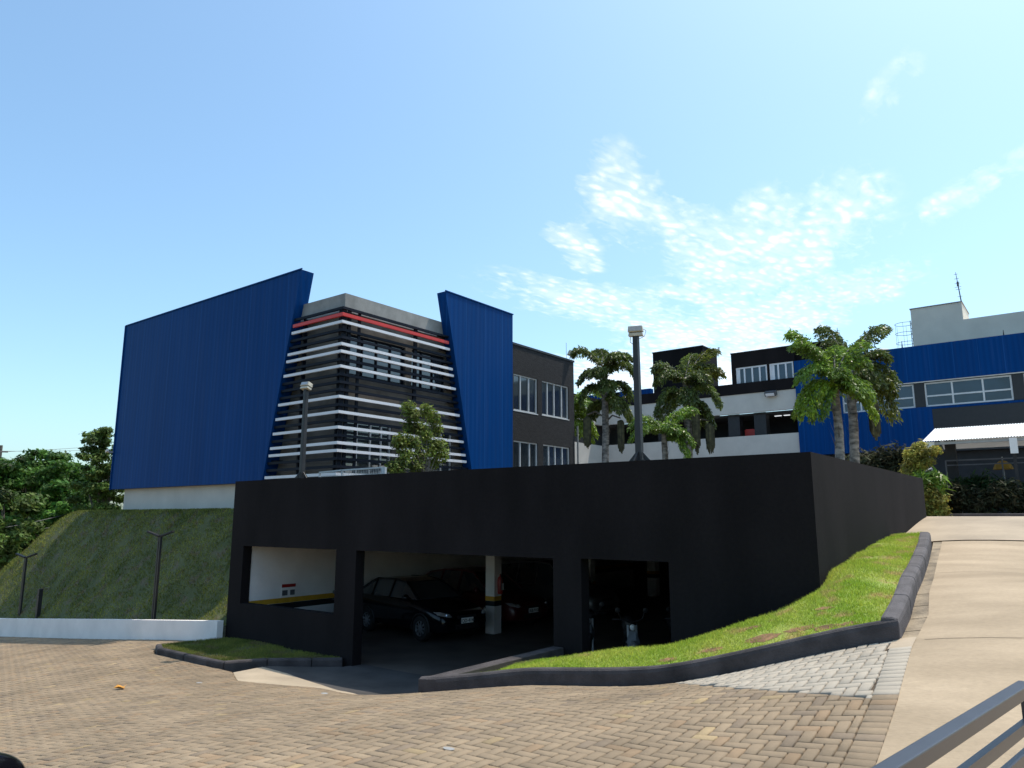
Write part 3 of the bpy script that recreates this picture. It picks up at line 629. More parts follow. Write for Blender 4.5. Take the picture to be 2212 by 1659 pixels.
def car(name, loc, rz, paint, label, Lc=4.0, W=1.7, H=1.47, plate=None, cat='car', hood=1.0, frontplate=True):
    """car with nose at local x=0 pointing +x; body runs to -Lc; mid line y=0"""
    root = thing(name, loc, label, cat, None, rz); hw_ = W/2
    xs = [0,-.06,-.22,-.55,-hood,-hood-.18,-1.9,-2.6,-3.2,-Lc+.30,-Lc+.08,-Lc]
    belt = [.56,.66,.74,.83,.92,.95,.97,.98,1.0,1.0,.93,.62]
    wd = [.74,.84,.93,.975,.99,1,1,1,1,.975,.93,.86]; low = [.30,.24,.2,.18,.2,.2,.2,.2,.2,.2,.24,.32]
    vs = []; k = 9
    for x,b,wf,lo in zip(xs,belt,wd,low):
        h = hw_*wf
        half = [(0,lo),(h*.86,lo),(h*.98,lo+.10),(h,.45 if b > .6 else lo+.14),(h*.99,b*.80),(h*.93,b-.03),(h*.80,b+.01),(h*.4,b+.035),(0,b+.045)]
        ring = [(x,-y,z) for y,z in half]+[(x,y,z) for y,z in half[-2:0:-1]]
        vs += ring
    n = 16; mb = MB(); fs = [(i*n+j,i*n+(j+1)%n,(i+1)*n+(j+1)%n,(i+1)*n+j) for i in range(len(xs)-1) for j in range(n)]
    mb.add(vs, fs+[tuple(range(n)), tuple(range((len(xs)-1)*n,len(xs)*n))]); body = mb.build('body', paint, root, local=True, smooth=True, bevel=0); sb_ = body.modifiers.new('smooth', 'SUBSURF'); sb_.levels = 2; sb_.render_levels = 2
    # greenhouse
    gx = [-hood-.05,-hood-.75,-2.2,-3.0,-Lc+.55,-Lc+.12]; zt = [.97,H-.06,H-.0,H-.02,H-.12,1.03]; wt = [.80,.66,.66,.66,.64,.78]
    zb = .955; mb = MB(); pv = []
    for x,z,wf in zip(gx,zt,wt):
        pv += [(x,-hw_*.90,zb),(x,-hw_*wf,z),(x,hw_*wf,z),(x,hw_*.90,zb)]
    for i in range(len(gx)-1):
        a, b = i*4, (i+1)*4
        mb.add([pv[a],pv[a+1],pv[b+1],pv[b]],[(0,1,2,3)]); mb.add([pv[a+3],pv[a+2],pv[b+2],pv[b+3]],[(0,1,2,3)])
    mb.add([pv[0],pv[1],pv[2],pv[3]],[(0,1,2,3)]); mb.add([pv[4],pv[5],pv[6],pv[7]],[(0,1,2,3)]) if False else None
    mb.add([pv[1],pv[5],pv[6],pv[2]],[(0,1,2,3)]); mb.add([pv[-7],pv[-3],pv[-2],pv[-6]],[(0,1,2,3)])
    mb.build('window_glass', 'glass', root, local=True)
    mb = MB()
    for i in range(1,4): mb.add([(v[0],v[1]*1.01,v[2]+.012) for v in (pv[i*4+1],pv[i*4+5],pv[i*4+6],pv[i*4+2])],[(0,1,2,3)])
    for s_ in (1,-1):
        for i in range(0,5):
            a = pv[i*4+1 if s_ < 0 else i*4+2]; b = pv[i*4+5 if s_ < 0 else i*4+6]; mb.rbar((a[0],a[1]*1.01,a[2]),(b[0],b[1]*1.01,b[2]),.05,.045)
        for i in (2,3):
            a = pv[i*4+(0 if s_ < 0 else 3)]; b = pv[i*4+(1 if s_ < 0 else 2)]; mb.rbar((a[0],a[1]*1.005,a[2]),(b[0],b[1]*1.01,b[2]),.07,.03, up=(1,0,0))
    mb.build('roof', paint, root, local=True)
    for x in (-.80,-Lc+.72):
        for s_ in (1,-1):
            wheel(root, x, s_*(hw_-.09), .30, s_)
            mb = MB(); pts = [(x+math.cos(a)*.355, s_*(hw_-.015), .30+math.sin(a)*.355) for a in np.linspace(-.15,math.pi+.15,16)]; mb.tube(pts,.02,6); mb.build('wheel_arch','black',root,local=True)
    for s_ in ((1,-1) if plate else ()):
        mb = MB(); mb.add([(.006,s_*hw_*.56,.615),(.0,s_*hw_*.70,.61),(-.16,s_*hw_*.95,.665),(-.30,s_*hw_*.985,.735),(-.15,s_*hw_*.86,.735),(-.04,s_*hw_*.60,.67)],[(0,1,2,3,4,5)])
        mb.lathe([(0,.02),(.045,.015),(.05,-.02)],(-.03,s_*hw_*.70,.65),'x',10,cap=False)
        mb.build('headlight','chrome',root,local=True)
        mb = MB(); mb.lathe([(0,0),(.07,.02),(.09,.09),(.06,.15),(0,.16)],( -hood-.40,s_*(hw_+.06),1.0),'x',10,cap=False); mb.rbar((-hood-.36,s_*(hw_-.1),.97),(-hood-.34,s_*(hw_+.05),.99),.04,.05); mb.build('mirror',paint,root,local=True,smooth=True)
    mb = MB(); mb.box(-.02,.006,-hw_*.42,hw_*.42,.30,.42); mb.box(-.02,.008,-hw_*.35,hw_*.35,.56,.62); mb.build('grille','black',root,local=True)
    if plate:
        mb = MB(); mb.box(.012,.022,-.20,.20,.435,.565); pl = mb.build('licence_plate','plate',root,local=True,bevel=.006)
        text_mesh(plate,.115,'plate_text','ink',pl,(.0245,0,.492),(R(90),0,R(90)))
    return root
_f = Vector((FW[0],FW[1],0)); _r = Vector((RT[0],RT[1],0)); _n = _f*4.65-_r*3.47
car('parked_car', (_n.x,_n.y,t1(_n.x,_n.y)-.05), HEAD+R(90), 'blackpaint', 'dark car whose nose just enters the lower left corner on the brick paving')
car('parked_car', (-12.47,14.42,0), R(-7.7), 'blackpaint', 'black hatchback parked nose-out just inside the garage opening', plate='EQD-4146', Lc=3.85, H=1.40)
car('parked_car', (-12.35,17.05,0), R(-5), 'redpaint', 'dark red car parked behind the striped white pillar', plate='DRB-9104', Lc=4.2, H=1.5)
car('parked_car', (-11.7,20.0,0), R(-4), 'greypaint', 'silver grey car with sloping windscreen parked deepest in the garage', Lc=4.4, H=1.62, plate=None)

def motorbike(loc, rz, label, fair='rim', lampc='plate'):
    r_ = thing('motorcycle', loc, label, 'motorcycle', None, rz)
    for x in (.62,-.62):
        w_ = MB().lathe([(.22,-.04),(.28,-.05),(.30,0),(.28,.05),(.22,.04)],(x,0,.30),'y',22,cap=False).build('wheel','tyre',r_,local=True,smooth=True)
        mb = MB(); mb.lathe([(.23,-.03),(.23,.03)],(x,0,.30),'y',20,cap=False)
        for k in range(6): a = k*math.pi/3; mb.rbar((x,0,.3),(x+math.cos(a)*.22,0,.3+math.sin(a)*.22),.02,.02,up=(0,1,0))
        mb.build('rim','rim',w_,local=True)
    mb = MB(); mb.tube([(.62,-.08,.3),(.42,-.08,.95)],.022,6); mb.tube([(.62,.08,.3),(.42,.08,.95)],.022,6); mb.build('fork','galv',r_,local=True)
    mb = MB(); mb.tube([(.38,0,.85),(.1,0,.78),(-.35,0,.72),(-.62,0,.45)],[.05,.13,.09,.05],10); mb.tube([(.3,0,.7),(.12,0,.42),(-.25,0,.40)],[.05,.12,.10],8); mb.build('frame','black',r_,local=True,smooth=True)
    mb = MB(); mb.tube([(.28,0,.93),(.12,0,.96),(-.08,0,.86)],[.08,.14,.08],12); mb.build('tank','black',r_,local=True,smooth=True)
    mb = MB(); mb.tube([(-.02,0,.86),(-.3,0,.86),(-.68,0,.93)],[.10,.13,.08],10); mb.build('seat','black',r_,local=True,smooth=True)
    mb = MB(); mb.add([(.64,-.05,.52),(.64,.05,.52),(.52,.06,.86),(.52,-.06,.86),(.56,-.13,.66),(.56,.13,.66)],[(0,4,3,2,5,1)]); mb.tube([(.86,0,.50),(.76,0,.62),(.6,0,.64)],[.03,.07,.06],8); mb.build('fairing',fair,r_,local=True)
    mb = MB(); mb.lathe([(0,.06),(.045,.055),(.06,.02),(.055,-.04)],(.56,0,.93),'x',14,cap=False); mb.build('headlight',lampc,r_,local=True,smooth=True)
    mb = MB(); mb.tube([(.30,-.36,1.04),(.40,-.2,1.06),(.42,0,1.0),(.40,.2,1.06),(.30,.36,1.04)],.014,6); mb.build('handlebar','black',r_,local=True)
    for s_ in (1,-1):
        mb = MB(); mb.tube([(.38,.2*s_,1.06),(.40,.26*s_,1.2)],.007,5); mb.lathe([(0,-.01),(.05,0),(0,.01)],(.40,.27*s_,1.23),'x',10,cap=False); mb.build('mirror','black',r_,local=True)
    return r_
motorbike((-7.45,13.55,0), R(-55), 'motorcycle with pale grey fairing standing in the right-hand garage opening', 'greyfair')
motorbike((-6.75,14.25,0), R(-50), 'motorcycle half hidden by the right jamb of the right-hand opening', 'greyfair', 'chrome')
motorbike((-8.6,13.9,0), R(-60), 'dark motorcycle just behind the left edge of the right-hand opening', 'black', 'chrome')
motorbike((-14.6,12.5,0), R(-60), 'dark motorcycle seen over the sill of the left garage opening', 'black', 'chrome')

# ------------------------------------------------------------------ lamp posts on the parapet
def flood_post(base, H, label, yaw, tilt=0):
    r_ = thing('lamp_post', base, label, 'lamp post', 'floodlight posts on the garage parapet')
    x,y,z = base
    mb = MB(); s0,s1 = .054,.045; n=4
    mb.add([(x-s0,y-s0,z),(x+s0,y-s0,z),(x+s0,y+s0,z),(x-s0,y+s0,z),(x-s1,y-s1,z+H),(x+s1,y-s1,z+H),(x+s1,y+s1,z+H),(x-s1,y+s1,z+H)],[(0,3,2,1),(4,5,6,7),(0,1,5,4),(1,2,6,5),(2,3,7,6),(3,0,4,7)])
    mb.build('pole','pole',r_,bevel=.012)
    mb = MB()
    for a in range(4):
        c, s_ = math.cos(a*math.pi/2), math.sin(a*math.pi/2); px_, py_ = -s_*.008, c*.008
        pts = [(x+c*.08+px_,y+s_*.08+py_,z),(x+c*.20+px_,y+s_*.20+py_,z),(x+c*.06+px_,y+s_*.06+py_,z+.15)]
        mb.prism(pts,(-2*px_,-2*py_,0))
    mb.box(x-.13,x+.13,y-.11,y+.11,z-.004,z+.012); mb.build('base_bracket','pole',r_)
    hd = MB()
    def tb(mbx, x0,x1,y0,y1,z0,z1,fl=1.0):
        Rm = Matrix.Rotation(yaw,3,'Z')@Matrix.Rotation(tilt,3,'X'); pts = []
        for zz2,g in ((z0,1.0),(z1,fl)):
            for xx,yy in ((x0,y0),(x1,y0),(x1,y1),(x0,y1)): pts.append(Vector((x,y,z+H+.07))+Rm@Vector((xx*g,yy*g,zz2)))
        mbx.add(pts,[(0,3,2,1),(4,5,6,7),(0,1,5,4),(1,2,6,5),(2,3,7,6),(3,0,4,7)])
    tb(hd,-.125,.125,-.08,.08,-.015,.085,.92); tb(hd,-.12,.12,-.07,.08,-.085,-.03,.95); h_ = hd.build('floodlight','lamp',r_,bevel=.008)
    g_ = MB(); tb(g_,-.10,.10,-.09,-.082,.0,.07); g_.build('lens','galv',h_)
    mb = MB(); mb.tube([(x+.08,y+.06,z+H+.12),(x+.15,y+.08,z+H+.08),(x+.13,y+.06,z+H-.02),(x+.05,y+.03,z+H-.06)],.005,5); mb.build('cable','wire',h_); MB().tube([(x-.1,y,z+H-.02),(x-.11,y,z+H-.1),(x-.05,y,z+H-.15)],.005,5).build('cable','wire',h_)
    return r_
flood_post((-14.47,10.78,ZT), 2.12, 'dark floodlight post on the parapet in front of the striped corner', R(10), R(-18))
flood_post((-5.66,10.78,ZT), 2.10, 'dark floodlight post on the parapet in front of the palms, furthest right', R(20), R(6))

# double arm lamps on the bank
def double_lamp(base, H, label, hw_=.32):
    r_ = thing('street_lamp', base, label, 'street lamp', 'double-arm lamps behind the low wall'); x,y,z = base
    mb = MB(); mb.box(x-.075,x-.015,y-.03,y+.03,z,z+H); mb.box(x+.015,x+.075,y-.03,y+.03,z,z+H)
    mb.box(x-.02,x+.02,y-.015,y+.015,z+.3,z+.4); mb.box(x-.02,x+.02,y-.015,y+.015,z+H*.6,z+H*.6+.1); mb.build('pole','pole',r_)
    for s_ in (1,-1):
        mb = MB(); mb.rbar((x+s_*RT[0]*.03,y+RT[1]*.03*s_,z+H),(x+s_*RT[0]*.36,y+RT[1]*.36*s_,z+H+.13),.14,.05); mb.build('lamp_head','pole',r_,bevel=.008)
    return r_
double_lamp((-20.75,10.78,t1(-20.7,10.7)), 2.73, 'dark double-arm street lamp in front of the shaded bank, facing the blue panel')
double_lamp((-30.3,10.9,t1(-30.3,10.7)), 2.65, 'grey double-arm street lamp at the far left in front of the bank')
mb = MB(); p = onY(87,1272,10.85); mb.box(p.x-.07,p.x+.07,10.8,10.92,t1(p.x,10.7),p.z); mb.box(p.x-.075,p.x+.075,10.79,10.93,p.z-.22,p.z-.18); tag(mb.build('bollard_post','pole'),'short dark post standing between the two street lamps','post')

# low white wall
mb = MB(); xs_ = [-64]+list(np.arange(-60,-17.0,1.5))+[-16.99]
zt_ = [np.interp(x,[-64,-31,-22,-16.8],[-2.2,-.52,.165,.545]) for x in xs_]
for (xa,za),(xb,zb_) in zip(zip(xs_,zt_),list(zip(xs_,zt_))[1:]):
    mb.add([(xa,10.42,-3.5),(xb,10.42,-3.5),(xb,10.58,-3.5),(xa,10.58,-3.5),(xa,10.42,za),(xb,10.42,zb_),(xb,10.58,zb_),(xa,10.58,za)],[(4,5,6,7),(0,1,5,4),(2,3,7,6),(0,4,7,3),(1,2,6,5)])
tag(mb.build('low_wall','white'),'long low white wall holding the foot of the grass bank','wall')

# ------------------------------------------------------------------ corner building
CB = thing('corner_building', (-24,20,2.9), 'blue-panelled corner building wrapped in red, white and navy louvre bars', 'building')
XL, YL = -17.2, 14.0
slL = lambda z: -19.34-(10.92-z)/6.68*1.47
slR = lambda z: 18.42+(10.85-z)/6.08*1.5
mb = MB(); mb.prism([(-31.2,14.0,4.12),(slL(4.12),14.0,4.12),(-19.34,14.0,10.92),(-31.2,14.0,10.92)],(0,.48,0)); pn = mb.build('cladding_panel','blue',CB); pn['label'] = 'long blue metal panel with a slanted right edge'
mb = MB(); mb.prism([(-17.1,slR(3.0),3.0),(-17.1,22.33,3.0),(-17.1,22.33,10.86),(-17.1,18.42,10.86)],(-.40,0,0)); pn = mb.build('cladding_panel','blue',CB); pn['label'] = 'narrower blue metal panel with a slanted left edge'
# edge trims of the panels
mb = MB(); mb.rbar((-31.22,13.985,4.10),(-31.22,13.985,10.94),.05,.05,up=(1,0,0)); mb.rbar((-31.2,13.985,10.94),(-19.3,13.985,10.94),.03,.04); mb.rbar((-17.085,18.4,10.88),(-17.085,22.35,10.88),.03,.04); mb.build('panel_trim','blue',CB)
# louvred body (L-shaped walls behind the bars)
mb = MB(); mb.box(-31.0,-17.81,14.5,14.75,3.0,9.45); wall(mb,'x',-17.8,-17.55,14.49,22.3,3.0,9.44,[(14.62,17.0,7.25,8.62),(17.30,18.95,7.25,8.62),(14.62,16.5,4.3,5.95),(17.1,19.4,4.3,5.95)])
mb.build('wall','wallgrey',CB)
mb = MB(); mb.box(-30.9,-17.9,14.76,26.6,2.95,9.3); mb.build('core','interior',CB)
mb = MB(); mb.prism([(-31.0,14.32,9.28),(-17.5,14.32,9.28),(-17.5,22.2,9.28),(-18.0,22.2,9.28),(-18.0,14.74,9.28),(-31.0,14.74,9.28)],(0,0,.58)); o = mb.build('parapet','conc',CB)
mb = MB(); mb.box(-30.6,-17.3,14.28,14.5,2.2,4.2); mb.build('base_wall','offwhite',CB)
# bars
for i in range(23):
    z = 9.30-i*(9.30-4.25)/22; kind = 'red' if i == 1 else ('barwhite' if i in (2,5,6,8,12,14,16,18,19,22) else 'navy'); hgt = .105 if kind == 'red' else (.085 if kind == 'barwhite' else .08)
    dep = .07; out = 0 if kind != 'navy' else .07
    xl_ = slL(z)+.10; yr_ = slR(z)-.10; x1 = XL-out; y1 = YL+out
    if kind == 'navy': xl_ += -.1; yr_ += .1
    mb = MB()
    P_ = [(xl_,y1),(x1,y1),(x1,yr_),(x1-dep,yr_),(x1-dep,y1+dep),(xl_,y1+dep)]
    mb.prism([(a,b,z-hgt/2) for a,b in P_],(0,0,hgt)); o = mb.build('louvre_bar',kind,CB)
    if kind == 'red': o['label'] = 'red louvre bar near the top'
for (x,y,w1,w2) in [(-17.36,14.16,.07,.07),(-17.55,14.2,.06,.05),(-17.36,14.36,.05,.06),(-19.3,14.2,.07,.06),(-17.34,17.2,.06,.07),(-17.34,14.75,.04,.05)]:
    mb = MB(); mb.box(x-w1,x+w1*0+.0,y,y+w2*2,3.1,9.3); mb.build('upright','navy',CB)
for z in np.arange(4.3,9.3,.46): MB().box(slL(z)-.05,slL(z)+.3,14.2,14.45,z,z+.05).build('bracket','navy',CB)
for z in np.arange(3.3,9.3,.46): MB().box(-17.5,-17.25,slR(z)-.35,slR(z)+.05,z,z+.05).build('bracket','navy',CB)
def win_x(parent, X, ya, yb_, za, zb_, muls, blind=0, m='frame', fw=.045, dp=.07, face=1, sill=True):
    """window in a wall whose outside faces +X"""
    mb = MB(); mb.box(X-dp,X,ya,yb_,za,za+fw); mb.box(X-dp,X,ya,yb_,zb_-fw,zb_); mb.box(X-dp,X,ya,ya+fw,za+fw,zb_-fw); mb.box(X-dp,X,yb_-fw,yb_,za+fw,zb_-fw)
    for q in muls: mb.box(X-dp,X,q-fw/2,q+fw/2,za+fw,zb_-fw)
    f_ = mb.build('window',m,parent)
    MB().quad((X-.05,ya+.01,za+.01),(X-.05,yb_-.01,za+.01),(X-.05,yb_-.01,zb_-.01),(X-.05,ya+.01,zb_-.01)).build('pane','glass',f_)
    if sill: MB().box(X-.02,X+.05,ya-.03,yb_+.03,za-.04,za-.002).build('sill',m,f_)
    return f_
def win_y(parent, Y, xa, xb, za, zb_, muls, m='frame', fw=.05, dp=.07, sill=False, hz=()):
    mb = MB(); mb.box(xa,xb,Y,Y+dp,za,za+fw); mb.box(xa,xb,Y,Y+dp,zb_-fw,zb_); mb.box(xa,xa+fw,Y,Y+dp,za+fw,zb_-fw); mb.box(xb-fw,xb,Y,Y+dp,za+fw,zb_-fw)
    for q in muls: mb.box(q-fw/2,q+fw/2,Y,Y+dp,za+fw,zb_-fw)
    for q in hz: mb.box(xa+fw,xb-fw,Y+.004,Y+dp-.004,q-fw/2,q+fw/2)
    f_ = mb.build('window',m,parent)
    MB().quad((xa+.01,Y+.05,za+.01),(xb-.01,Y+.05,za+.01),(xb-.01,Y+.05,zb_-.01),(xa+.01,Y+.05,zb_-.01)).build('pane','farglass',f_)
    return f_
win_x(CB,-17.62,14.62,17.0,7.25,8.62,[15.2,15.8,16.4],m='navy',sill=False); win_x(CB,-17.62,17.30,18.95,7.25,8.62,[17.85,18.4],m='navy',sill=False)
win_x(CB,-17.62,14.62,16.5,4.3,5.95,[15.1,15.65,16.1],sill=False); win_x(CB,-17.62,17.1,19.4,4.3,5.95,[17.7,18.3,18.9],sill=False)
# dark wing
WG = [(22.52,24.12,7.12,8.56),(24.44,26.42,7.14,8.56),(22.52,24.12,4.5,5.93),(24.50,26.46,4.5,5.93)]
mb = MB(); wall(mb,'x',-17.5,-17.2,22.34,26.86,2.9,9.72,WG); mb.box(-30.9,-17.5,26.62,26.86,2.9,9.72); mb.build('wing_wall','darkslate',CB)
mb = MB(); mb.box(-17.52,-17.17,22.34,26.9,9.72,9.80); mb.build('coping','pole',CB)
win_x(CB,-17.24,*WG[0],[23.02,23.58]); win_x(CB,-17.24,*WG[1],[24.88,25.38,25.95]); win_x(CB,-17.24,*WG[2],[23.0,23.62]); win_x(CB,-17.24,*WG[3],[24.95,25.42,25.95])
mb = MB(); mb.tube([(-17.12,26.98,6.9),(-17.12,26.98,3)],.04,8); tag(mb.build('downpipe','conc'),'thin pale downpipe at the far corner of the dark wing','pipe')
r_ = thing('floodlight',(-17.15,26.5,9.82),'small floodlight on the roof corner of the dark wing','floodlight')
mb = MB(); mb.rbar((-17.15,26.5,9.82),(-17.1,26.5,9.98),.03,.03,up=(1,0,0)); mb.build('bracket','wire',r_)
mb = MB(); mb.rbar((-17.18,26.42,10.1),(-16.98,26.62,9.98),.26,.20); mb.build('housing','lamp',r_,bevel=.01)
mb = MB(); mb.tube([(-17.2,26.3,9.8),(-17.2,26.3,10.5)],.008,5); tag(mb.build('lightning_rod','wire'),'thin rod on the roof of the dark wing','lightning rod')
r_ = thing('wall_camera',(-31.2,14,5.3),'small pale camera on the left edge of the long blue panel','camera')
mb = MB(); p = onY(253,975,13.9); mb.box(-31.3,-31.2,13.8,14.0,p.z-.03,p.z+.03); mb.build('bracket','galv',r_)
mb = MB(); mb.rbar((-31.45,13.8,p.z+.02),(-31.1,13.7,p.z+.05),.08,.08); mb.build('housing','white',r_)

# ------------------------------------------------------------------ far building
YB = 42.0
K = YB/30.0
def bz(z30): return 3+(z30-3)*K
FB = thing('office_building',(-10,YB,3.1),'long white, black and blue office building behind the palms','building')
xi = onY(1297,879,YB).x; xb_ = onY(1720,841,YB).x; xR = 6.0
zu1, zu0, zl1 = bz(8.08), bz(7.28), bz(6.32)
mb = MB(); mb.box(xi,xb_,YB,YB+.25,zu0,zu1); mb.box(xi,xb_,YB,YB+.25,3.0,zl1); mb.box(xi-.25,xi,YB-14.5,YB+.25,zu0,zu1); mb.box(xi-.25,xi,YB-14.5,YB+.25,3.0,zl1)
mb.build('balcony_band','offwhite',FB)
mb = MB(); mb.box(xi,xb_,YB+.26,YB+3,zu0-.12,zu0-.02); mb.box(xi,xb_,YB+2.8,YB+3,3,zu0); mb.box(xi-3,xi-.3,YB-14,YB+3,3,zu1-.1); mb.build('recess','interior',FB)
for xp in (onY(*c4(315,1100),YB).x, onY(*c4(575,1100),YB).x, -20.5):
    mb = MB(); mb.box(xp-.35,xp+.35,YB+.3,YB+.9,zl1-.1,zu0); mb.build('column','pole',FB)
zf = bz(8.36)
mb = MB(); mb.box(xi-.3,xb_+.02,YB-.05,YB+6,zu1+.004,zf+.25); mb.box(xi-.3,xi+.02,YB-14.5,YB-.06,zu1+.004,zf+.2); mb.build('roof_edge','dark',FB)
# blue fascia at the left, behind the palms
mb = MB(); a = onY(*c3(810,820),YB+2); mb.box(xi-6,onY(*c3(1480,760),YB+2).x,YB+2,YB+2.4,zf-.3,onY(*c3(1480,745),YB+2).z); o = mb.build('cladding_band','blue',FB)
# upper dark block
xk0 = onY(*c4(300,412),YB).x; xk1 = onY(*c4(1370,285),YB).x; zk = bz(9.84)
wa, wb_ = onY(*c4(350,545),YB), onY(*c4(665,680),YB); wc, wd_ = onY(*c4(678,505),YB), onY(*c4(925,650),YB)
H1 = (wa.x,wb_.x,bz(8.47),bz(9.22)); H2 = (wc.x,wd_.x,bz(8.48),bz(9.22))
mb = MB(); wall(mb,'y',YB+.02,YB+.3,xk0,xb_,zf+.25,zk,[H1,H2]); mb.box(xb_,xk1,YB+.3,YB+.5,zf,zk); mb.box(xk0,xk0+.2,YB+.3,YB+8,zf+.25,zk); mb.box(xk0,xk1,YB+.5,YB+8,zk-.3,zk-.1); mb.build('upper_block','dark',FB)
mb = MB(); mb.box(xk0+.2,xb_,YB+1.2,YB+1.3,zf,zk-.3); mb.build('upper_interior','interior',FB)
mb = MB(); mb.box(xk0-.03,xk1,YB-.01,YB+.35,zk,zk+.05); mb.build('coping','pole',FB)
for H_ in (H1,H2):
    q = H_[1]-H_[0]; f_ = win_y(FB,YB+.05,*H_,[H_[0]+q*k for k in ((.27,.52,.76) if H_ is H1 else (.36,.68))],m='barwhite',fw=.09,dp=.09)
    MB().box(H_[0]+.09,H_[0]+q*(.12 if H_ is H1 else .2),YB+.085,YB+.095,H_[2]+.09,H_[3]-.09).build('blind','barwhite',f_)
# blue facade
zb1, zb0, zw0 = bz(9.19), bz(7.86), bz(6.92)
mb = MB(); mb.box(xb_,xR,YB-.12,YB+.28,zb0,zb1); mb.build('cladding_band','blue',FB)
xg = onY(2014,884,YB).x
mb = MB(); mb.box(xb_,xg,YB-.12,YB+.28,bz(5.40),zw0); mb.box(xg,xR,YB-.10,YB+.28,bz(6.83),zw0-.02); mb.build('lower_cladding','blue',FB)
mb = MB(); mb.box(xg,xR,YB-.14,YB+.26,bz(5.3),bz(6.82)); mb.build('grey_wall_band','pole',FB)
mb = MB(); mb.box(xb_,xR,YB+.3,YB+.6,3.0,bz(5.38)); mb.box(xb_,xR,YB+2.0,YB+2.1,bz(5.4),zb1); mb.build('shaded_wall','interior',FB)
pil = [onY(*c5(660,1250),YB).x, onY(*c5(1595,1150),YB).x]
xw0 = onY(*c4(1400,850),YB).x
mb = MB(); mb.box(xb_,xw0,YB-.11,YB+.28,zw0+.002,zb0-.002); mb.build('cladding_infill','blue',FB)
for p_ in pil+[pil[1]+(pil[1]-pil[0])]: MB().box(p_-.22,p_+.22,YB-.06,YB+.2,zw0+.002,zb0-.002).build('column','pole',FB)
mb = MB(); mb.box(xw0,xR,YB-.125,YB-.10,zb0-.06,zb0-.01); mb.build('soffit_trim','offwhite',FB)
hgl = (zw0*.55+zb0*.45)
ups = [(xw0,pil[0]-.24,[xw0+2.2,xw0+.9]),(pil[0]+.24,pil[1]-.24,[pil[0]+1.45,pil[0]+2.75,pil[0]+4.1,pil[0]+4.65]),(pil[1]+.24,pil[1]*2-pil[0]-.24,[pil[1]+1.5,pil[1]+3])]
for x0_,x1_,ml in ups: win_y(FB,YB+.02,x0_,x1_,zw0+.02,zb0-.08,ml,fw=.075,hz=(zw0+.55,))
# ceiling lights and a red chair in the recess
r_ = thing('ceiling_light',(-12.5,YB+1.2,zu0-.14),'pair of lit strip lights under the dark balcony ceiling','ceiling light')
gl = bpy.data.materials.new('lit_tube'); gl.use_nodes = True; gl.node_tree.nodes['Principled BSDF'].inputs['Emission Color'].default_value = (.9,.95,1,1); gl.node_tree.nodes['Principled BSDF'].inputs['Emission Strength'].default_value = .5; MT['tube'] = gl
a = onY(*c4(735,1022),YB+1.2); b = onY(*c4(885,1012),YB+1.2)
MB().rbar((a.x,YB+1.2,zu0-.17),(a.x+(b.x-a.x)*.45,YB+1.2,zu0-.17),.10,.04).build('tube','tube',r_); MB().rbar((a.x+(b.x-a.x)*.6,YB+1.2,zu0-.17),(b.x,YB+1.2,zu0-.17),.10,.04).build('tube','tube',r_)
a = onY(*c4(440,1150),YB+.8); b = onY(*c4(540,1200),YB+.8)
r_ = thing('chair',((a.x+b.x)/2,YB+.8,zl1-1.0),'red chair back showing above the white balcony wall','chair')
mb = MB(); mb.prism([(a.x,YB+.8,zl1-.5),(b.x,YB+.8,zl1-.5),(b.x,YB+.8,a.z-.06),(b.x-.08,YB+.8,a.z),(a.x+.08,YB+.8,a.z),(a.x,YB+.8,a.z-.06)],(0,.05,0)); mb.build('backrest','red',r_)
mb = MB(); mb.box(a.x,b.x,YB+.85,YB+1.4,zl1-.55,zl1-.5); mb.build('seat','red',r_)
for sx_ in (a.x+.03,b.x-.03):
    for sy_ in (YB+.88,YB+1.36): MB().tube([(sx_,sy_,zl1-1.0),(sx_,sy_,zl1-.55)],.02,6).build('leg','galv',r_)
# wall light on the white band
a = onY(*c4(700,798),YB-.1); r_ = thing('wall_light',(a.x,YB,a.z),'grey floodlight fixed to the upper white band','wall light')
MB().rbar((a.x,YB-.32,a.z-.06),(a.x,YB-.05,a.z+.06),.62,.26).build('housing','wire',r_); MB().rbar((a.x,YB-.36,a.z-.10),(a.x,YB-.33,a.z-.08),.48,.16).build('lens','barwhite',r_)
# dark cube tower
Yc = 47.0; a = onY(*c3(1500,400),Yc); b = onY(*c3(1990,330),Yc); bk = onX(*c3(2130,390),b.x)
cu_ = thing('stair_tower',((a.x+b.x)/2,Yc,3.1),'plain dark cube-topped tower rising behind the middle palm','tower')
mb = MB(); mb.box(a.x,b.x,Yc,bk.y,3.1,b.z); mb.build('shaft','dark',cu_); MB().box(a.x-.04,b.x+.04,Yc-.04,bk.y+.04,b.z,b.z+.06).build('coping','pole',cu_)
# white tower volume
Yt = 46.0; a = onY(*c5(570,447),Yt); b = onY(*c5(1055,373),Yt); l0 = onY(*c5(600,605),Yt)
tw = thing('water_tower_block',((a.x+b.x)/2,Yt,3.1),'white windowless rooftop block with a taller box at its left end','building')
mb = MB(); mb.box(a.x,b.x,Yt+.02,Yt+3.2,l0.z-.6,b.z); mb.build('tall_box','cream',tw); mb = MB(); mb.box(a.x+.01,xR+3,Yt,Yt+9,3.1,l0.z); mb.build('long_box','cream',tw)
MB().box(a.x-.04,b.x+.04,Yt-.02,Yt+3.25,b.z,b.z+.05).build('coping','conc',tw)
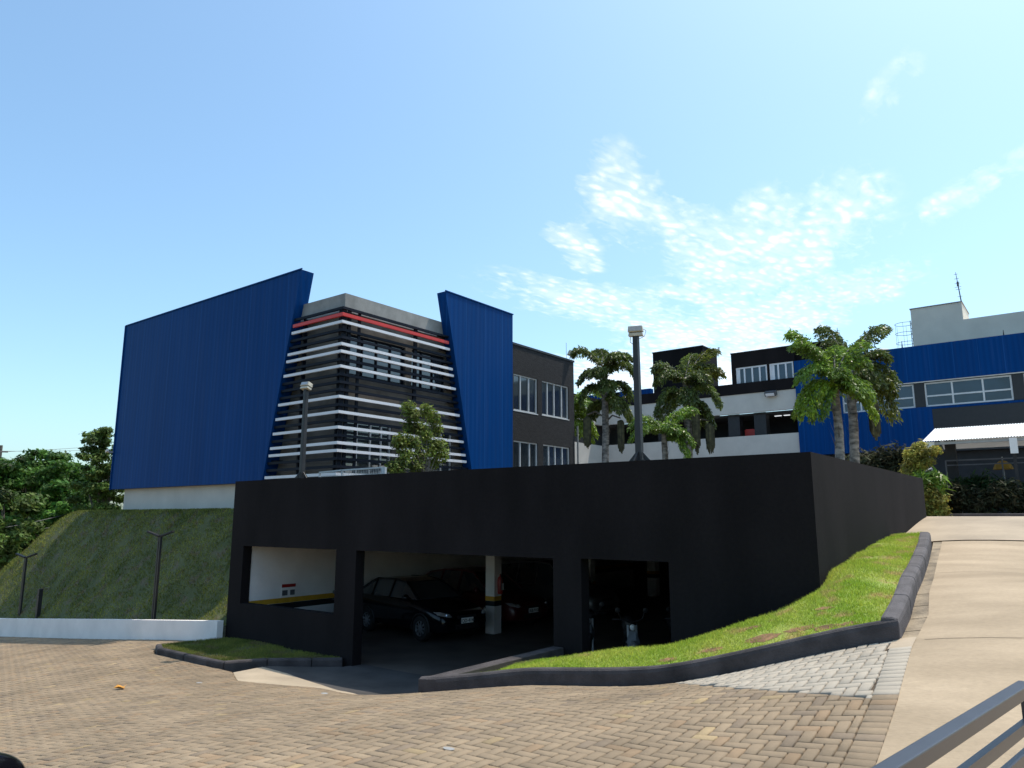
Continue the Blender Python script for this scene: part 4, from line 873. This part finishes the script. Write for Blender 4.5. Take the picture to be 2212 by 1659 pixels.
# caged ladder
ld = thing('ladder',(a.x-.5,Yt+.3,zb1),'thin caged ladder on the left side of the white rooftop block','ladder')
zt1 = onY(*c5(550,555),Yt).z; zs = [onY(*c5(550,y),Yt).z for y in (560,652,744,830)]; rc = .50; cxl = a.x-.42
mb = MB()
for z in zs: mb.tube([(cxl+rc*math.cos(t_)*1.05,Yt+.5+rc*math.sin(t_),z) for t_ in np.linspace(0,2*math.pi,18)],.014,5,cap=False)
for t_ in np.linspace(.6,2*math.pi-.6,6): mb.tube([(cxl+rc*math.cos(t_)*1.05,Yt+.5+rc*math.sin(t_),zs[0]),(cxl+rc*math.cos(t_)*1.05,Yt+.5+rc*math.sin(t_),zs[-1]-1)],.007,4)
mb.build('cage','wire',ld)
mb = MB()
for yy in (Yt+.28,Yt+.72): mb.tube([(a.x-.10,yy,zb1-1.5),(a.x-.10,yy,zs[0]+.1),(a.x+.5,yy,zs[0]+.12),(a.x+.62,yy,zs[1]+.45)],.02,5)
for z in np.arange(zb1-1,zs[0],.3): mb.tube([(a.x-.10,Yt+.28,z),(a.x-.10,Yt+.72,z)],.014,4)
mb.build('rails','wire',ld)
# antenna mast
m0 = onY(*c5(1055,372),Yt+.3); m1 = onY(*c5(1000,92),Yt+.3); an = thing('antenna_mast',m0,'thin leaning antenna mast on the white rooftop block','antenna')
MB().tube([m0,m0.lerp(m1,.5),m1],[.035,.028,.012],6).build('mast','wire',an)
mb = MB()
for t_,l_ in ((.18,.25),(.42,.3),(.5,.35),(.62,.3),(.78,.25),(.93,.2)):
    q = m0.lerp(m1,t_); mb.tube([q-Vector((l_*.5,0,0)),q+Vector((l_*.4,0,0))],.012,4)
mb.box(*(lambda q:(q.x-.05,q.x+.05,q.y-.05,q.y+.05,q.z-.12,q.z+.12))(m0.lerp(m1,.6))); mb.build('aerials','wire',an)
for (q0,q1,lb) in [(c5(493,800),c5(490,745),'short lightning rod on the blue roof left of the caged ladder'),(c5(1455,690),c5(1452,640),'short lightning rod on the blue roof in front of the white block'),(c4(1355,290),c4(1348,150),'dark tapered rod on the black roof beside the double palm')]:
    a_ = onY(*q0,YB+.2); b__ = onY(*q1,YB+.2); tag(MB().tube([a_-Vector((0,0,.25)),b__],[.05,.012],5).build('lightning_rod','pole'),lb,'lightning rod')
a_ = onY(*c5(290,832),YB+.6); tag(MB().lathe([(.5,-.2),(.5,-.05),(.35,.06),(.1,.12)],(a_.x,YB+.8,zb1+.15),'z',16).build('roof_vent','offwhite',smooth=True),'low pale round vent on the blue roof beside the palms','roof vent')

# ------------------------------------------------------------------ canopy, hedge, bushes at the right
YC = 32.5
c0_ = onY(*c6(800,240),YC); sc_ = YC/24
CN = thing('canopy_shelter',(c0_.x+3,YC,3.1),'white corrugated canopy on thin posts over the planted bed','shelter')
e0 = onY(*c6(800,240),YC); t0 = onY(*c6(905,135),YC+1.5); Lx = 9.5; n_ = int(Lx/.045)
Vv = []; Ff = []
for i in range(n_+1):
    x = i*.045; w_ = .018*(1 if i % 2 else -1)
    Vv += [(e0.x+x,YC,e0.z+w_),(t0.x+x,YC+1.5,t0.z+w_)]
for i in range(n_): Ff.append((2*i,2*i+2,2*i+3,2*i+1))
mb = MB(); mb.add(Vv,Ff); mb.add([(t0.x,YC+1.5,t0.z),(t0.x+Lx,YC+1.5,t0.z),(t0.x+Lx+.1,YC+4.5,e0.z),(t0.x-.1,YC+4.5,e0.z)],[(0,1,2,3)]); mb.build('roof_sheet','canopy',CN)
mb = MB(); a = onY(*c6(820,250),YC+.05)
mb.prism([(e0.x+.08,YC+.1,e0.z-.03),(e0.x+.42,YC+.1,e0.z-.03),(e0.x+.40,YC+.1,e0.z-.35),(e0.x+.28,YC+.1,e0.z-.62),(e0.x+.2,YC+.1,e0.z-.62)],(0,.06,0)); mb.build('gable_fascia','canopy',CN)
px_ = [onY(*c6(893,500),YC+.2).x, onY(*c6(1590,500),YC+.2).x]
for p_ in px_+[px_[1]+3.4]: MB().box(p_-.05,p_+.05,YC+.2,YC+.3,3.0,e0.z-.05).build('post','pole',CN)
mb = MB(); mb.box(e0.x+.3,e0.x+Lx,YC+.18,YC+.32,e0.z-.14,e0.z-.04); mb.build('beam','galv',CN)
for q in (px_[0]+.55,): MB().box(q-.18,q+.18,YC+1.2,YC+1.5,3,t0.z-.2).build('column','pole',CN)
mb = MB(); bx_ = onY(*c6(1535,250),YC-.05); mb.box(bx_.x-.02,bx_.x+.22,YC-.06,YC+.0,e0.z-.62,e0.z-.05); mb.box(bx_.x+.75,bx_.x+1.05,YC-.06,YC+.0,e0.z-1.6,e0.z-.05); mb.build('hanging_panel','canopy',CN)
# railing behind hedge
RL = thing('railing',(e0.x+4,YC+.9,3.1),'thin grey handrail behind the hedge under the canopy','railing')
zr1 = onY(*c6(1250,390),YC+.9).z; zr0 = onY(*c6(1250,430),YC+.9).z; x0_ = onY(*c6(1000,400),YC+.9).x
MB().rbar((x0_,YC+.9,zr1),(e0.x+Lx,YC+.9,zr1),.05,.05).build('top_rail','wire',RL); MB().rbar((x0_,YC+.9,zr0),(e0.x+Lx,YC+.9,zr0),.04,.04).build('mid_rail','wire',RL)
for x in np.arange(x0_,e0.x+Lx,1.85): MB().tube([(x,YC+.9,3.1),(x,YC+.9,zr1)],.03,6).build('post','wire',RL)
a = onY(*c6(745,525),YC-1.2); b = onY(*c6(885,462),YC-.6); tag(MB().tube([a,b],.03,6).tube([a-Vector((0,0,.5)),b-Vector((0,0,.5))],.02,6).tube([a,a-Vector((0,0,1.3))],.03,6).tube([b,b-Vector((0,0,1.3))],.03,6).build('stair_rail','galv'),'sloping grey stair handrail beside the golden bush','handrail')
pa = onY(*c6(1475,430),YC+3); MT['dullyellow'] = mat('faded_yellow_fabric', (.30,.19,.03), .8)
r_ = thing('parasol',(pa.x,YC+3,3.1),'small yellow parasol standing in the shade behind the railing under the canopy','parasol')
MB().tube([(pa.x,YC+3,3.1),(pa.x,YC+3,pa.z+.3)],.03,6).build('pole','galv',r_)
MB().lathe([(.36,-.2),(.28,.0),(.13,.12),(.02,.16)],(pa.x,YC+3,pa.z),'z',8,cap=False).build('canopy','dullyellow',r_)

def leafcloud(cent, rad, n, size, flat=0.6, tonev=.22, light=None, elong=1.6):
    """leaf quads scattered through ellipsoids. cent (k,3), rad (k,3)"""
    cent = np.atleast_2d(cent).astype(float); rad = np.atleast_2d(rad).astype(float); k = len(cent)
    vol = rad.prod(1)**.67; ci = rng.choice(k, n, p=vol/vol.sum())
    d = rng.normal(size=(n,3)); d /= np.linalg.norm(d,axis=1)[:,None]; rr_ = rng.random(n)**.5*rng.choice([1,1.15,1.45],n,p=[.7,.2,.1])
    P_ = cent[ci]+d*rr_[:,None]*rad[ci]
    nr = d*.7+rng.normal(size=(n,3))*.55+np.array([0,0,flat]); nr /= np.linalg.norm(nr,axis=1)[:,None]
    a_ = np.cross(nr, rng.normal(size=(n,3))); a_ /= np.linalg.norm(a_,axis=1)[:,None]; b_ = np.cross(nr,a_)
    s_ = size*rng.uniform(.6,1.35,n)[:,None]
    V = np.stack([P_-a_*s_*elong*.5, P_-b_*s_*.42, P_+a_*s_*elong*.5+nr*s_*-.12, P_+b_*s_*.42],1).reshape(-1,3)
    t = rng.normal(1,tonev,n)[:,None]*np.ones((n,3)); ct = rng.normal(1,.14,k); t *= ct[ci][:,None]; t[:,0] *= rng.normal(1,.12,n)
    return V, np.arange(n*4).reshape(-1,4), np.clip(t,.35,1.9)
def clumps(base, R_, k, r0, r1, squash=1, surf=.55):
    d = rng.normal(size=(k,3)); d /= np.linalg.norm(d,axis=1)[:,None]; q = surf+(1-surf)*rng.random(k)
    c = np.array(base)+d*np.array(R_)*q[:,None]; r = rng.uniform(r0,r1,k)[:,None]*np.array([1,1,squash]); return c, r
def merge(L_):
    Vs, Fs, Ts = [], [], []; k = 0
    for V,F_,t in L_: Vs.append(V); Fs.append(F_+k); Ts.append(t); k += len(V)
    return np.concatenate(Vs), np.concatenate(Fs), np.concatenate(Ts)
def tree(name, base, crowns, n, leaf, m, label, trunk=.2, group=None, cat='tree', kk=40, cr=(.5,1.1), squash=.6, limbs=6):
    r_ = thing(name, base, label, cat, group); parts = []; cs = []
    for c,Rr in crowns:
        cc_, rr_ = clumps(c,Rr,max(6,int(kk*Rr[0]*Rr[2]/sum(x[1][0]*x[1][2] for x in crowns))),cr[0],cr[1],squash); cs.append((cc_,rr_))
    C = np.concatenate([c for c,_ in cs]); Q = np.concatenate([q for _,q in cs])
    V,F_,t = leafcloud(C,Q,n,leaf); fastmesh('crown',V,F_,m,r_,tone=t)
    mb = MB(); b = Vector(base); top = Vector(crowns[0][0]); fork = b.lerp(top,.55)
    mb.tube([b-Vector((0,0,.3)),b.lerp(fork,.5)+Vector((.1,0,0)),fork],[trunk,trunk*.8,trunk*.65],8)
    for i in range(limbs):
        q = Vector(C[(i*7)%len(C)]); mid = fork.lerp(q,.5)+Vector((0,0,.15)); mb.tube([fork,mid,q],[trunk*.5,trunk*.3,trunk*.08],6)
    mb.build('trunk','bark',r_,smooth=True); return r_

# hedge under the canopy (one clipped planting)
hb = onY(*c6(920,840),31.6).x
cs = []; 
for i in range(70):
    x = e0.x+.2+i*.14; cs.append(((x,YC-.35+random.uniform(-.25,.25),3.65+random.uniform(-.25,.25)),(.35,.4,.5)))
V,F_,t = leafcloud([c for c,_ in cs],[r for _,r in cs],16000,.07,elong=3.2); o = fastmesh('hedge',V,F_,'hedge',tone=t*.8); tag(o,'long dark hedge filling the bed under the white canopy','hedge')
# strappy plants behind hedge
V,F_,t = leafcloud([(e0.x+1+i*.45,YC+.55,3.9+.2*math.sin(i)) for i in range(18)],[(.4,.3,.55)]*18,5000,.11,elong=4.5); o = fastmesh('shrub_row',V,F_,'hedge',tone=t*.8*np.array([.7,1.3,.8])); tag(o,'row of shaded grassy plants between the hedge and the handrail','planting')
# golden conifer bush
g0 = onY(*c6(770,450),YC-1.0)
cr_ = [onY(*c6(*q),YC-1.0+random.uniform(-.2,.2)) for q in [(790,280),(740,345),(700,345),(850,330),(780,390),(720,400),(690,455),(745,470),(800,440),(860,400),(910,320),(760,310),(690,490),(730,500)]]
r_ = thing('golden_bush',(g0.x,YC-1,3.1),'tall golden yellow conifer bush left of the white canopy','bush')
V,F_,t = leafcloud([tuple(q) for q in cr_],[(.26,.3,.20)]*len(cr_),5500,.06,elong=2.2); fastmesh('foliage',V,F_,'golden',r_,tone=t)
MB().tube([(g0.x,YC-1,3.0),(g0.x+.1,YC-1,4.6),(g0.x+.3,YC-1,5.3)],[.09,.06,.03],7).build('stem','bark',r_)
# grass clump + low gold shrub beside side-wall end
a = onY(*c6(860,560),YC-1.6); V,F_,t = leafcloud([(a.x+.05,YC-1.5,a.z-.1),(a.x-.35,YC-1.5,a.z-.15)],[(.45,.35,.4)]*2,1500,.10,elong=5); o = fastmesh('ornamental_grass',V,F_,'palm_bright',tone=t); tag(o,'bright green strappy plant at the end of the dark side wall','plant')
a = onY(*c6(862,680),YC-1.9); V,F_,t = leafcloud([(a.x+q,YC-1.8,z) for q,z in ((0,a.z+.1),(-.3,a.z-.1),(.25,a.z-.2),(.1,a.z-.4),(-.1,3.25),(.3,3.2))],[(.35,.3,.3)]*6,3500,.065,elong=2); o = fastmesh('low_shrub',V,F_,'golden',tone=t*.85); tag(o,'low yellow-green shrub below the golden bush','shrub')
# dark bush under the blue facade
a = onY(*c4(1850,1450),36); r_ = thing('dark_bush',(a.x,36,3.1),'dark rounded bush in the shade under the blue facade','bush')
C,Q = clumps((a.x,36,a.z-.5),(1.6,1.0,1.0),26,.35,.6); V,F_,t = leafcloud(C,Q,7000,.10,elong=2.6); fastmesh('foliage',V,F_,'hedge',r_,tone=t*1.0)
MB().tube([(a.x,36,3.1),(a.x,36,a.z)],[.12,.05],7).build('stem','bark',r_)

# ------------------------------------------------------------------ shrub and gate on the terrace
s0 = (-14.0,14.2)
ps = [onX(*c2(*q),-14.2+random.uniform(-.15,.15)) for q in [(1170,1070),(1200,1130),(1300,1090),(1350,1150),(1180,1210),(1250,1220),(1370,1230),(1300,1280),(1130,1300),(1200,1330),(1100,1340),(1400,1350),(1330,1380),(1250,1420),(1420,1420),(1150,1420),(1060,1510),(1100,1520),(1350,1470),(1220,1500)]]
r_ = thing('shrub_tree',(-14.2,ps[7].y,2.95),'bushy young tree with yellow-green leaves in front of the louvre bars','tree')
V,F_,t = leafcloud([tuple(q) for q in ps],[(.23,.22,.21)]*len(ps),7500,.05,elong=1.9,tonev=.3); fastmesh('crown',V,F_,'shrub',r_,tone=t)
mb = MB(); b = Vector((-14.2,ps[7].y,2.9))
for q in ps: mb.tube([b,Vector((-14.2,ps[7].y,4.0)).lerp(q,.3),q],[.03,.018,.006],5)
mb.build('trunk','bark',r_)
GT = thing('metal_gate',(-14.2,12,2.95),'low white metal mesh gate leaning behind the parapet at the striped corner','gate')
g1,g2,g3,g4 = [onY(*c2(*q),12.0) for q in [(515,1548),(680,1532),(975,1512),(1002,1508)]]
mb = MB(); mb.rbar(g1,g2,.04,.035); mb.rbar(g2,g3,.04,.035)
for q in (g1,g2): mb.box(q.x-.02,q.x+.02,11.98,12.02,3.0,q.z)
mb.box(g3.x,g4.x,11.97,12.03,3.0,g4.z); mb.rbar(g1-Vector((0,0,.13)),g3-Vector((0,0,.15)),.03,.03); mb.build('frame','galv',GT)
mb = MB()
for k in range(24): q = g2.lerp(g3,k/24); mb.box(q.x-.003,q.x+.003,11.998,12.002,3.0,q.z)
for k in range(8): mb.rbar(g1-Vector((0,0,.03*k+.02)),g3-Vector((0,0,.03*k+.02)),.003,.004)
mb.build('mesh_infill','galv',GT)

# ------------------------------------------------------------------ palms
def frond(o_, az_, L_, rise, droop, nst=26, m=None, leaf=.11, dens=24, width=.47):
    rise += .50; droop += .20; leaf *= .80; L_ *= 1.06
    """one arching plume; returns leaf arrays and rachis points"""
    pts = []; d = np.array([math.cos(az_),math.sin(az_),0.]); 
    for i in range(nst+1):
        s_ = i/nst; pts.append(np.array(o_)+d*L_*(s_*.95-.18*s_*s_*droop)+np.array([0,0,L_*(rise*s_-droop*s_*s_)]))
    sd = np.array([-d[1],d[0],0]); Vs = []; Ts = []
    for i in range(int(nst*.14),nst+1):
        s_ = i/nst; wv = width*math.sin(min(1,(s_-.1)/.9)*math.pi*.80+.25)**.7*(L_/1.6); tan = pts[i]-pts[i-1]; tan /= np.linalg.norm(tan)+1e-9
        for sg_ in (1,-1):
            n = dens; q = rng.random(n); out = (q[:,None]*wv)*(sd*sg_+tan*.45)[None]+rng.normal(0,.03,(n,3)); dr = -(q**1.5)*wv*.55
            P_ = pts[i][None]+out; P_[:,2] += dr
            dirv = (sd*sg_*.45+tan*.5)[None]+np.array([0,0,-.75])+rng.normal(0,.45,(n,3)); dirv /= np.linalg.norm(dirv,axis=1)[:,None]
            sdv = np.cross(dirv,rng.normal(size=(n,3))); sdv /= np.linalg.norm(sdv,axis=1)[:,None]; ll = leaf*rng.uniform(.7,1.4,n)[:,None]
            Vs.append(np.stack([P_-sdv*ll*.08,P_+dirv*ll*.6-sdv*ll*.24,P_+dirv*ll*1.3,P_+dirv*ll*.6+sdv*ll*.24],1)); Ts.append(rng.normal(1,.22,n))
    V = np.concatenate(Vs).reshape(-1,3); t = np.concatenate(Ts); return V, t, pts
def palm(base, top, fr, m, label, trunk=(.17,.11), mops=(), leafs=.11, group='palms on the terrace', tint=None, mopw=.16):
    r_ = thing('palm_tree', base, label, 'palm tree', group); Vs=[];Ts=[]; rib = MB(); b, t_ = Vector(base), Vector(top)
    for (h,az_,L_,rise,droop,*tn) in fr:
        o_ = b.lerp(t_,h); V,t,pts = frond(tuple(o_),az_,L_,rise,droop,leaf=leafs); tc_ = np.array(tn[0]) if tn else np.array([1,1,1.])
        Vs.append(V); Ts.append(t[:,None]*tc_[None]*random.uniform(.85,1.15)); rib.tube(pts[::3],[.032-.004*k for k in range(len(pts[::3]))],5)
    V = np.concatenate(Vs); fastmesh('crown',V,np.arange(len(V)).reshape(-1,4),m,r_,tone=np.clip(np.concatenate(Ts),.3,2))
    rib.build('frond_stalks','palmbark' if m == 'palm' else 'shrub' if False else 'palmbark',r_)
    mb = MB(); n = 26; pts=[];rs=[]
    for i in range(n+1):
        q = b.lerp(t_,i/n); q.x += .012*math.sin(i*.5); pts.append(q); rs.append((trunk[0]*(1-i/n)+trunk[1]*i/n)*(1+.03*math.sin(i*2.6)+random.uniform(-.035,.035)))
    mb.tube(pts,rs,11); mb.build('trunk','palmbark',r_,smooth=True)
    mb = MB()
    for i in range(10):
        h = .45+.5*random.random(); q = b.lerp(t_,h); a_ = random.random()*6.3; mb.add([q+Vector((math.cos(a_)*trunk[0]*.7,math.sin(a_)*trunk[0]*.7,-.1)),q+Vector((math.cos(a_+.5)*trunk[0]*.7,math.sin(a_+.5)*trunk[0]*.7,-.1)),q+Vector((math.cos(a_+.2)*trunk[0]*1.9,math.sin(a_+.2)*trunk[0]*1.9,.35))],[(0,1,2)])
    mb.build('old_leaf_bases','bark',r_)
    for (mx,my,mz,ml,mw) in mops:
        n = 330; a_ = rng.uniform(0,6.283,n); q = np.sqrt(rng.random(n))*mw; x = mx+np.cos(a_)*q; y = my+np.sin(a_)*q; z1_ = mz-rng.random(n)*.12-q*.5; l_ = ml*rng.uniform(.5,1.0,n)*(1-.25*q/mw)
        w_ = .016; V = np.stack([np.stack([x-w_,y,z1_],1),np.stack([x+w_,y+w_,z1_],1),np.stack([x*1+w_,y,z1_-l_],1),np.stack([x-w_,y-w_,z1_-l_],1)],1).reshape(-1,3)
        o = fastmesh('flower_cluster',V,np.arange(n*4).reshape(-1,4),'mop',r_,tone=np.clip(rng.normal(1,.25,n),.4,1.7))
        MB().tube([(b.x+(t_.x-b.x)*.6,b.y,mz-.1),((b.x+mx)/2,(b.y+my)/2,mz+.18),(mx,my,mz+.05)],[.04,.035,.03],6).build('cluster_stalk','bark',r_)
    return r_
ar = HEAD   # image-right direction azimuth
def fr_list(specs): return [(h,ar+R(a),L_,ri,dr,*t) for (h,a,L_,ri,dr,*t) in specs]
yt_ = (1.2,1.06,.6)
# palm 1 (dark, left)
palm((-14.62,25,2.95),(-14.55,25,8.95), fr_list([(.98,170,1.45,.95,.75),(.99,95,1.0,1.15,.6),(.97,20,1.35,.95,.85),(.96,-60,1.2,.9,.8),(.93,-5,1.5,.75,.95),(.90,190,1.3,.7,1.0),(.90,240,1.2,.7,.9),(.84,10,1.35,.55,1.0),(.82,175,1.25,.6,1.1),(.84,-90,1.1,.6,1.0),(.80,60,1.2,.5,1.1),(.75,5,1.35,.35,1.1),(.76,-50,1.1,.4,1.1),(.74,130,1.0,.35,1.0)]),
     'palm','tall dark palm nearest the dark wing, with hanging flower mops',mops=[(-15.28,24.8,6.95,1.3,.15),(-13.95,25.1,6.75,1.35,.12)],trunk=(.155,.12),leafs=.125)
# palm behind it, bright at the left
q = onY(*c3(760,650),28.5)
palm((q.x-.5,28.5,2.95),(q.x-.4,28.5,8.4), fr_list([(.97,0,1.6,.75,.7),(.92,-30,1.5,.6,.9),(.9,60,1.3,.7,.9),(.96,160,1.3,.9,.8),(.84,0,1.5,.3,1.0,yt_),(.80,20,1.3,.2,1.0,yt_),(.86,200,1.2,.5,.9),(.78,-60,1.2,.3,1.0,yt_)]),
     'palm_bright','bright green palm partly hidden behind the far corner of the dark wing',trunk=(.14,.1),leafs=.13)
# palm 2
palm((-11.12,25,2.95),(-11.15,25,8.05), fr_list([(.99,60,1.2,1.1,.5),(.99,20,1.45,1.05,.55,yt_),(.97,10,1.6,.70,.75,(1.15,1.0,.6)),(.97,165,1.35,.95,.8),(.95,200,1.4,.7,.9),(.93,-60,1.2,.8,.9),(.90,-10,1.5,.45,1.0),(.88,180,1.45,.4,1.05),(.86,120,1.1,.6,1.0),(.86,-100,1.1,.5,1.0),(.82,200,1.5,.15,1.0,yt_),(.80,-20,1.2,.3,1.1),(.80,40,1.1,.3,1.1)]),
     'palm','dark spreading palm in front of the dark cube tower',mops=[(-10.75,24.85,6.95,1.75,.13),(-10.35,25.1,6.35,1.1,.15)],trunk=(.15,.12),leafs=.125)
# young palm
palm((-10.66,22,2.95),(-10.62,22,5.80), fr_list([(.99,175,1.3,.75,.85),(.99,10,1.2,1.05,.75),(.98,40,1.1,1.0,.7),(.95,200,1.35,.45,.8),(.93,-10,1.1,.5,.95),(.95,-80,.9,.7,.9),(.96,110,.9,.9,.8),(.90,-30,.95,.2,1.0)]),
     'palm_bright','small bright green palm between the tall post and the middle palm',trunk=(.11,.09),leafs=.10)
# double palm at the right
palm((-4.83,20,2.95),(-4.80,20,6.62), fr_list([(.99,165,1.2,1.45,.75),(.99,185,1.15,1.2,.75),(.99,120,.9,1.4,.6),(.98,60,.95,1.3,.6),(.99,20,1.15,1.2,.7),(.97,190,1.2,.65,.9),(.97,15,1.1,.95,.8),(.93,175,1.3,.25,1.0,yt_),(.92,200,1.25,.15,.95,yt_),(.92,0,1.1,.5,1.0),(.90,-60,1.0,.5,.95),(.94,-100,.8,.8,.9),(.88,-20,1.1,.1,.9,yt_),(.88,210,1.0,.1,1.0)]),
     'palm_bright','left trunk of the double palm in front of the blue facade',trunk=(.125,.10),leafs=.10,group='double palm before the blue facade')
palm((-4.95,22,2.95),(-4.86,22,7.2), fr_list([(.99,100,1.2,1.35,.5),(.99,20,1.45,1.15,.6),(.97,-20,1.2,.8,.8),(.94,5,1.5,.55,.95),(.93,-10,1.35,.35,.95,yt_),(.88,0,1.45,.1,.95,yt_),(.9,-60,1.1,.5,.9),(.92,60,1.1,.7,.9),(.95,170,1.0,.8,.8)]),
     'palm','right trunk of the double palm with one long hanging flower mop',mops=[(-4.32,21.9,6.15,1.05,.13)],trunk=(.135,.11),leafs=.11,group='double palm before the blue facade')

# ------------------------------------------------------------------ trees, wires and pole at the left
def atz(x,y,D): return tuple(atD(x,y,D))
D1 = 58
tree('broad_tree', (*atD(60,1200,D1)[:2],-3.2), [(atz(70,1040,D1),(5.0,3,2.0)),(atz(-60,1060,D1),(4.2,3,2.2)),(atz(140,1060,D1),(2.8,2,1.8)),(atz(40,1110,D1),(4,3,1.4))], 52000, .18,'tree_dark','broad dark green tree with a flat domed crown left of the blue panel',trunk=.35,kk=230,cr=(.45,1.0),squash=.42,limbs=14)
tree('slender_tree', (*atD(215,1150,40)[:2],-1.5), [(atz(222,1000,40),(1.0,1,1.7)),(atz(185,945,40),(.9,.7,.5)),(atz(235,945,40),(.7,.6,.6)),(atz(200,1080,40),(1.2,1,1.3)),(atz(245,1050,40),(.9,.8,1.2)),(atz(215,1040,40),(1.0,.9,1.0)),(atz(235,985,40),(.7,.7,.8))], 17000, .10,'tree_mid','taller loose tree rising beside the left edge of the blue panel',trunk=.16,kk=120,cr=(.16,.36),squash=.6,limbs=12)
tree('background_tree', (*atD(150,1150,48)[:2],-3), [(atz(130,1110,48),(2.4,2,1.6)),(atz(190,1130,48),(1.6,1.4,1.4))], 12000, .16,'tree_dark','mid-height dark tree between the broad tree and the blue panel',trunk=.18,kk=45,cr=(.3,.7),squash=.6)
tree('background_tree', (*atD(20,1180,46)[:2],-3), [(atz(10,1110,46),(2.2,2,1.5)),(atz(-50,1150,46),(2.4,2,2))], 11000, .15,'tree_mid','bright-topped tree at the left edge below the broad tree',trunk=.18,kk=40,cr=(.3,.7),squash=.6)
# woodland understory as one mass
cs = [atz(x,y,62+random.uniform(-4,6)) for x,y in [(x+random.uniform(-10,10),y+random.uniform(-12,12)) for x in range(-120,300,22) for y in (1140,1175,1205)]]
V,F_,t = leafcloud(cs,[(1.5,1.5,1.1)]*len(cs),26000,.26); o = fastmesh('woodland',V,F_,'tree_dark',tone=t*.6); tag(o,'dark dense woodland behind the embankment at the left','woodland',kind='stuff')
a = atD(3,962,70); mb = MB(); mb.tube([(a.x,a.y,-3),a],[.16,.11],8); mb.rbar(a-Vector((.3,.4,.5)),a+Vector((.3,.4,-.5)),.1,.1); tag(mb.build('utility_pole','bark'),'utility pole top at the far left above the trees','utility pole')
b = atD(146,978,80); mb = MB(); mb.tube([(b.x,b.y,-3),b],[.16,.11],8); tag(mb.build('utility_pole','bark'),'utility pole tip just left of the slender tree','utility pole')
def wire(p,q,sag,lb):
    pts = [p.lerp(q,i/14)-Vector((0,0,sag*4*(i/14)*(1-i/14))) for i in range(15)]; tag(MB().tube(pts,.014,4).build('power_line','wire'),lb,'power line','power lines at the left')
wire(atD(-60,978,66),atD(345,950,78),.2,'upper power line crossing the sky to the slender tree'); wire(atD(-60,973,66),atD(345,962,78),.25,'second power line just under the uppermost one'); wire(atD(60,990,68),atD(330,958,80),.2,'short power line above the broad tree crown')
wire(atD(-60,1150,44),atD(300,1060,50),.3,'lower power line crossing in front of the dark trees'); wire(atD(-60,1162,44),atD(300,1088,50),.3,'lowest power line crossing in front of the dark trees')
a = atD(-5,1207,56); b = atD(75,1207,56); tag(MB().rbar((*a[:2],a.z),(*b[:2],b.z),.08,.22).tube([(*a.lerp(b,.4)[:2],-3),(*a.lerp(b,.4)[:2],a.z)],.05,6).tube([(*a.lerp(b,.9)[:2],-3),(*a.lerp(b,.9)[:2],a.z)],.05,6).build('guard_rail','wire'),'pale guard rail behind the bank at the far left','guard rail')
# far tree line to close the horizon
for i in range(26):
    az_ = R(-75+i*5.2)+HEAD*0; D_ = 260+30*math.sin(i*2.1); c = (math.sin(az_)*D_,math.cos(az_)*D_)
cs = [(math.sin(R(q))*D_,math.cos(R(q))*D_,-1+2*math.sin(q)) for q in np.arange(-110,70,1.6) for D_ in (255,)]
V,F_,t = leafcloud(cs,[(7,7,4.5)]*len(cs),26000,1.3); o = fastmesh('far_woodland',V,F_,'tree_dark',tone=t*.8); tag(o,'distant tree line along the horizon','woodland',kind='stuff')

# ------------------------------------------------------------------ foreground: railing, parked car roof, leaf
RLG = thing('foreground_railing',(-.35,3.0,1.4),'grey-blue steel railing with flat top rail in the lower right corner','railing')
def rp(x,y,z): return onZ(x,y,z)
cr5 = crop(3200,2350,2.298)
a = onZ(*cr5(910,1659),2.35); b = onZ(*cr5(2050,935),2.35); d = (b-a).normalized(); a2 = a-d*2.2; b2 = b+d*.05
MB().rbar(a2,b2,.05,.045).build('top_rail','rail',RLG,bevel=.004)
sdv = d.cross(Vector((0,0,1)))
for k,(q0,q1,zz3) in enumerate([(cr5(1430,1659),cr5(2059,1190),2.20),(cr5(1700,1659),cr5(2059,1420),2.08),(cr5(1960,1659),cr5(2059,1590),1.96)]):
    aa = a2-Vector((0,0,.03+.098*(k+1))); bb = b2-Vector((0,0,.03+.098*(k+1))); MB().rbar(aa,bb,.025,.040).build('lower_rail','rail',RLG)
for t_ in (0,.5,1):
    q = a2.lerp(b2,t_); MB().box(q.x-.022,q.x+.022,q.y-.022,q.y+.022,t1(q.x,q.y)-.1,q.z-.023).build('post','rail',RLG)
p = onZ(140+120,1515,.15); p = onZ(258,1513,-.05); p.z = t1(p.x,p.y)+.02
mb = MB(); n = 9
mb.add([p]+[p+Vector((math.cos(k*2*math.pi/n)*.13*(1-.45*(k%2)),math.sin(k*2*math.pi/n)*.10*(1-.3*(k%2)),.015+.02*(k%3))) for k in range(n)],[(0,i+1,(i+1)%n+1) for i in range(n)])
tag(mb.build('fallen_leaf','orange'),'curled orange leaf lying on the brick paving','leaf')
